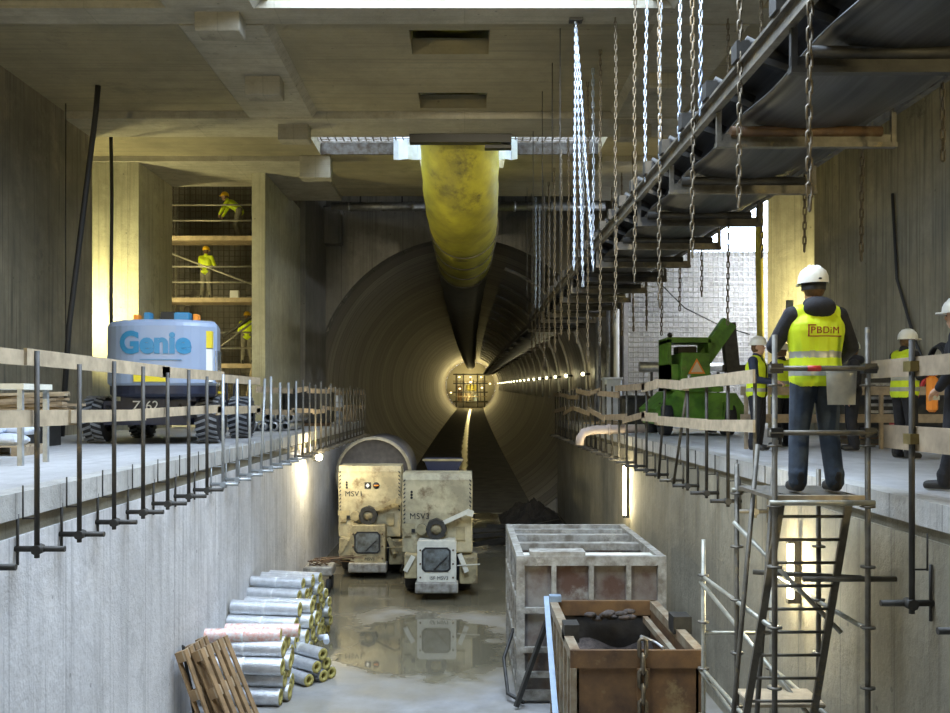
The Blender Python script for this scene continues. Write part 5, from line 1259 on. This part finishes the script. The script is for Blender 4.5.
def flood(loc,tgt,e,ang,label,col=(1,.86,.5),mast=True,rad=.25):
    t=thing('mast_floodlight',label,'floodlight',loc); q=(Vector(tgt)-Vector(loc)).to_track_quat('-Z','Y')
    Mq=q.to_matrix().to_4x4(); m=MB(); m.M=Mq; m.bbox(-.25,.25,-.18,.18,0,.12,.02); m.build('housing',M['dsteel'],t)
    m=MB(); m.M=Mq; m.box(-.2,.2,-.14,.14,-.012,-.002); m.build('lens',M['lamps'],t)
    if loc[2]>CEIL-1: MB().tube((0,0,.1),(0,0,CEIL-loc[2]),.02,8).build('drop_rod',M['dsteel'],t)
    if mast: MB().tube((0,.0,.1),(0,0,-(loc[2]-DECK)),.03,8).build('mast',M['dsteel'],t)
    d=(Vector(tgt)-Vector(loc)).normalized(); spot(Vector(loc)+d*.08,tgt,e,ang,col,rad)
flood((-10.3,23.9,DECK+2.6),(-8.5,26.4,DECK+4.5),1300,165,'floodlight on a mast behind the left wall end',(.98,.88,.42))
flood((10.4,24.6,DECK+2.8),(8.0,25.6,DECK+4),1100,165,'floodlight on a mast behind the right wall end',(1,.86,.42))
# camera
cam=bpy.data.cameras.new('camera'); co=bpy.data.objects.new('camera',cam); C.objects.link(co); bpy.context.scene.camera=co
co.location=(0,0,CAM); co.rotation_euler=(R(90),0,0); cam.sensor_width=36; cam.lens=36; cam.shift_x=11/950; cam.shift_y=43.5/950; cam.clip_end=600; cam.clip_start=.05
# lights of the hall
flood((8.3,-1,DECK+3.4),(6,16,DECK+3),1500,115,'floodlight on a mast on the right deck behind the camera',(1,.82,.42))
flood((-8.3,-2,DECK+3.0),(-6,14,CEIL),2400,115,'floodlight on a mast on the left deck behind the camera',(1,.82,.42))
flood((1.5,1.5,CEIL-.35),(-.1,37,CAM+.5),11000,24,'floodlight hung under the hall ceiling facing the tunnel',(1,.90,.66),mast=False,rad=.12)
flood((-7.6,27.2,DECK+2.4),(-7.9,32,CAM+2.5),420,150,'floodlight on a mast facing the facade scaffold',(1,.85,.45)) if 0 else None
for i,(z,l) in enumerate(((CAM+4.2,'upper unseen lamp added behind the left pilaster to brighten the facade scaffold'),(CAM+.9,'lower unseen lamp added behind the left pilaster to brighten the facade scaffold'))):
    t=thing('work_lamp',l,'lamp',(-9.7,28.32,z)); MB().bbox(-.15,.15,.0,.12,-.12,.12,.02).build('housing',M['dsteel'],t); MB().box(-.12,.12,.121,.13,-.09,.09).build('lens',M['lamps'],t)
    point((-9.6,28.62,z),170,(1,.86,.42),.12)  # added lamp, out of view, gives the scaffold bay more light
flood((11.6,29.5,DECK+5.0),(7.5,33,CAM+1.5),1500,150,'unseen floodlight on a mast, added to brighten the mesh wall',(.9,.95,1))  # lamp added out of view to light the mesh
# daylight through the openings
w=bpy.data.worlds.new('overcast_sky'); bpy.context.scene.world=w; w.use_nodes=True; nt=w.node_tree; bg=nt.nodes['Background']
tc=nt.nodes.new('ShaderNodeTexCoord'); sp=nt.nodes.new('ShaderNodeSeparateXYZ'); nt.links.new(tc.outputs['Generated'],sp.inputs[0])
mr=nt.nodes.new('ShaderNodeMapRange'); mr.inputs[1].default_value=-.1; mr.inputs[2].default_value=1; mr.inputs[3].default_value=.55; mr.inputs[4].default_value=1; nt.links.new(sp.outputs[2],mr.inputs[0])
bg.inputs[0].default_value=(.66,.80,1.0,1)
mm=nt.nodes.new('ShaderNodeMath'); mm.operation='MULTIPLY'; mm.inputs[1].default_value=18.0; nt.links.new(mr.outputs[0],mm.inputs[0]); nt.links.new(mm.outputs[0],bg.inputs[1])
def portal_(x0,x1,y0,y1,z,rot=(0,0,0)):
    L=bpy.data.lights.new('sky_portal','AREA'); L.shape='RECTANGLE'; L.size=x1-x0; L.size_y=y1-y0; L.cycles.is_portal=True
    o=bpy.data.objects.new('sky_portal',L); o.location=((x0+x1)/2,(y0+y1)/2,z); o.rotation_euler=rot; C.objects.link(o)
portal_(OA[0],OA[1],OA[2],OA[3],CEIL+.31)
portal_(OC[0],OC[1],OC[2],OC[3],CEIL+.5)
sc=bpy.context.scene
sc.view_settings.view_transform='Standard'; sc.view_settings.look='None'; sc.view_settings.gamma=1; sc.view_settings.use_curve_mapping=False
sc.view_settings.exposure=0.0
sc.cycles.use_denoising=True; sc.cycles.max_bounces=7; sc.cycles.diffuse_bounces=4; sc.cycles.glossy_bounces=3; sc.cycles.sample_clamp_indirect=6
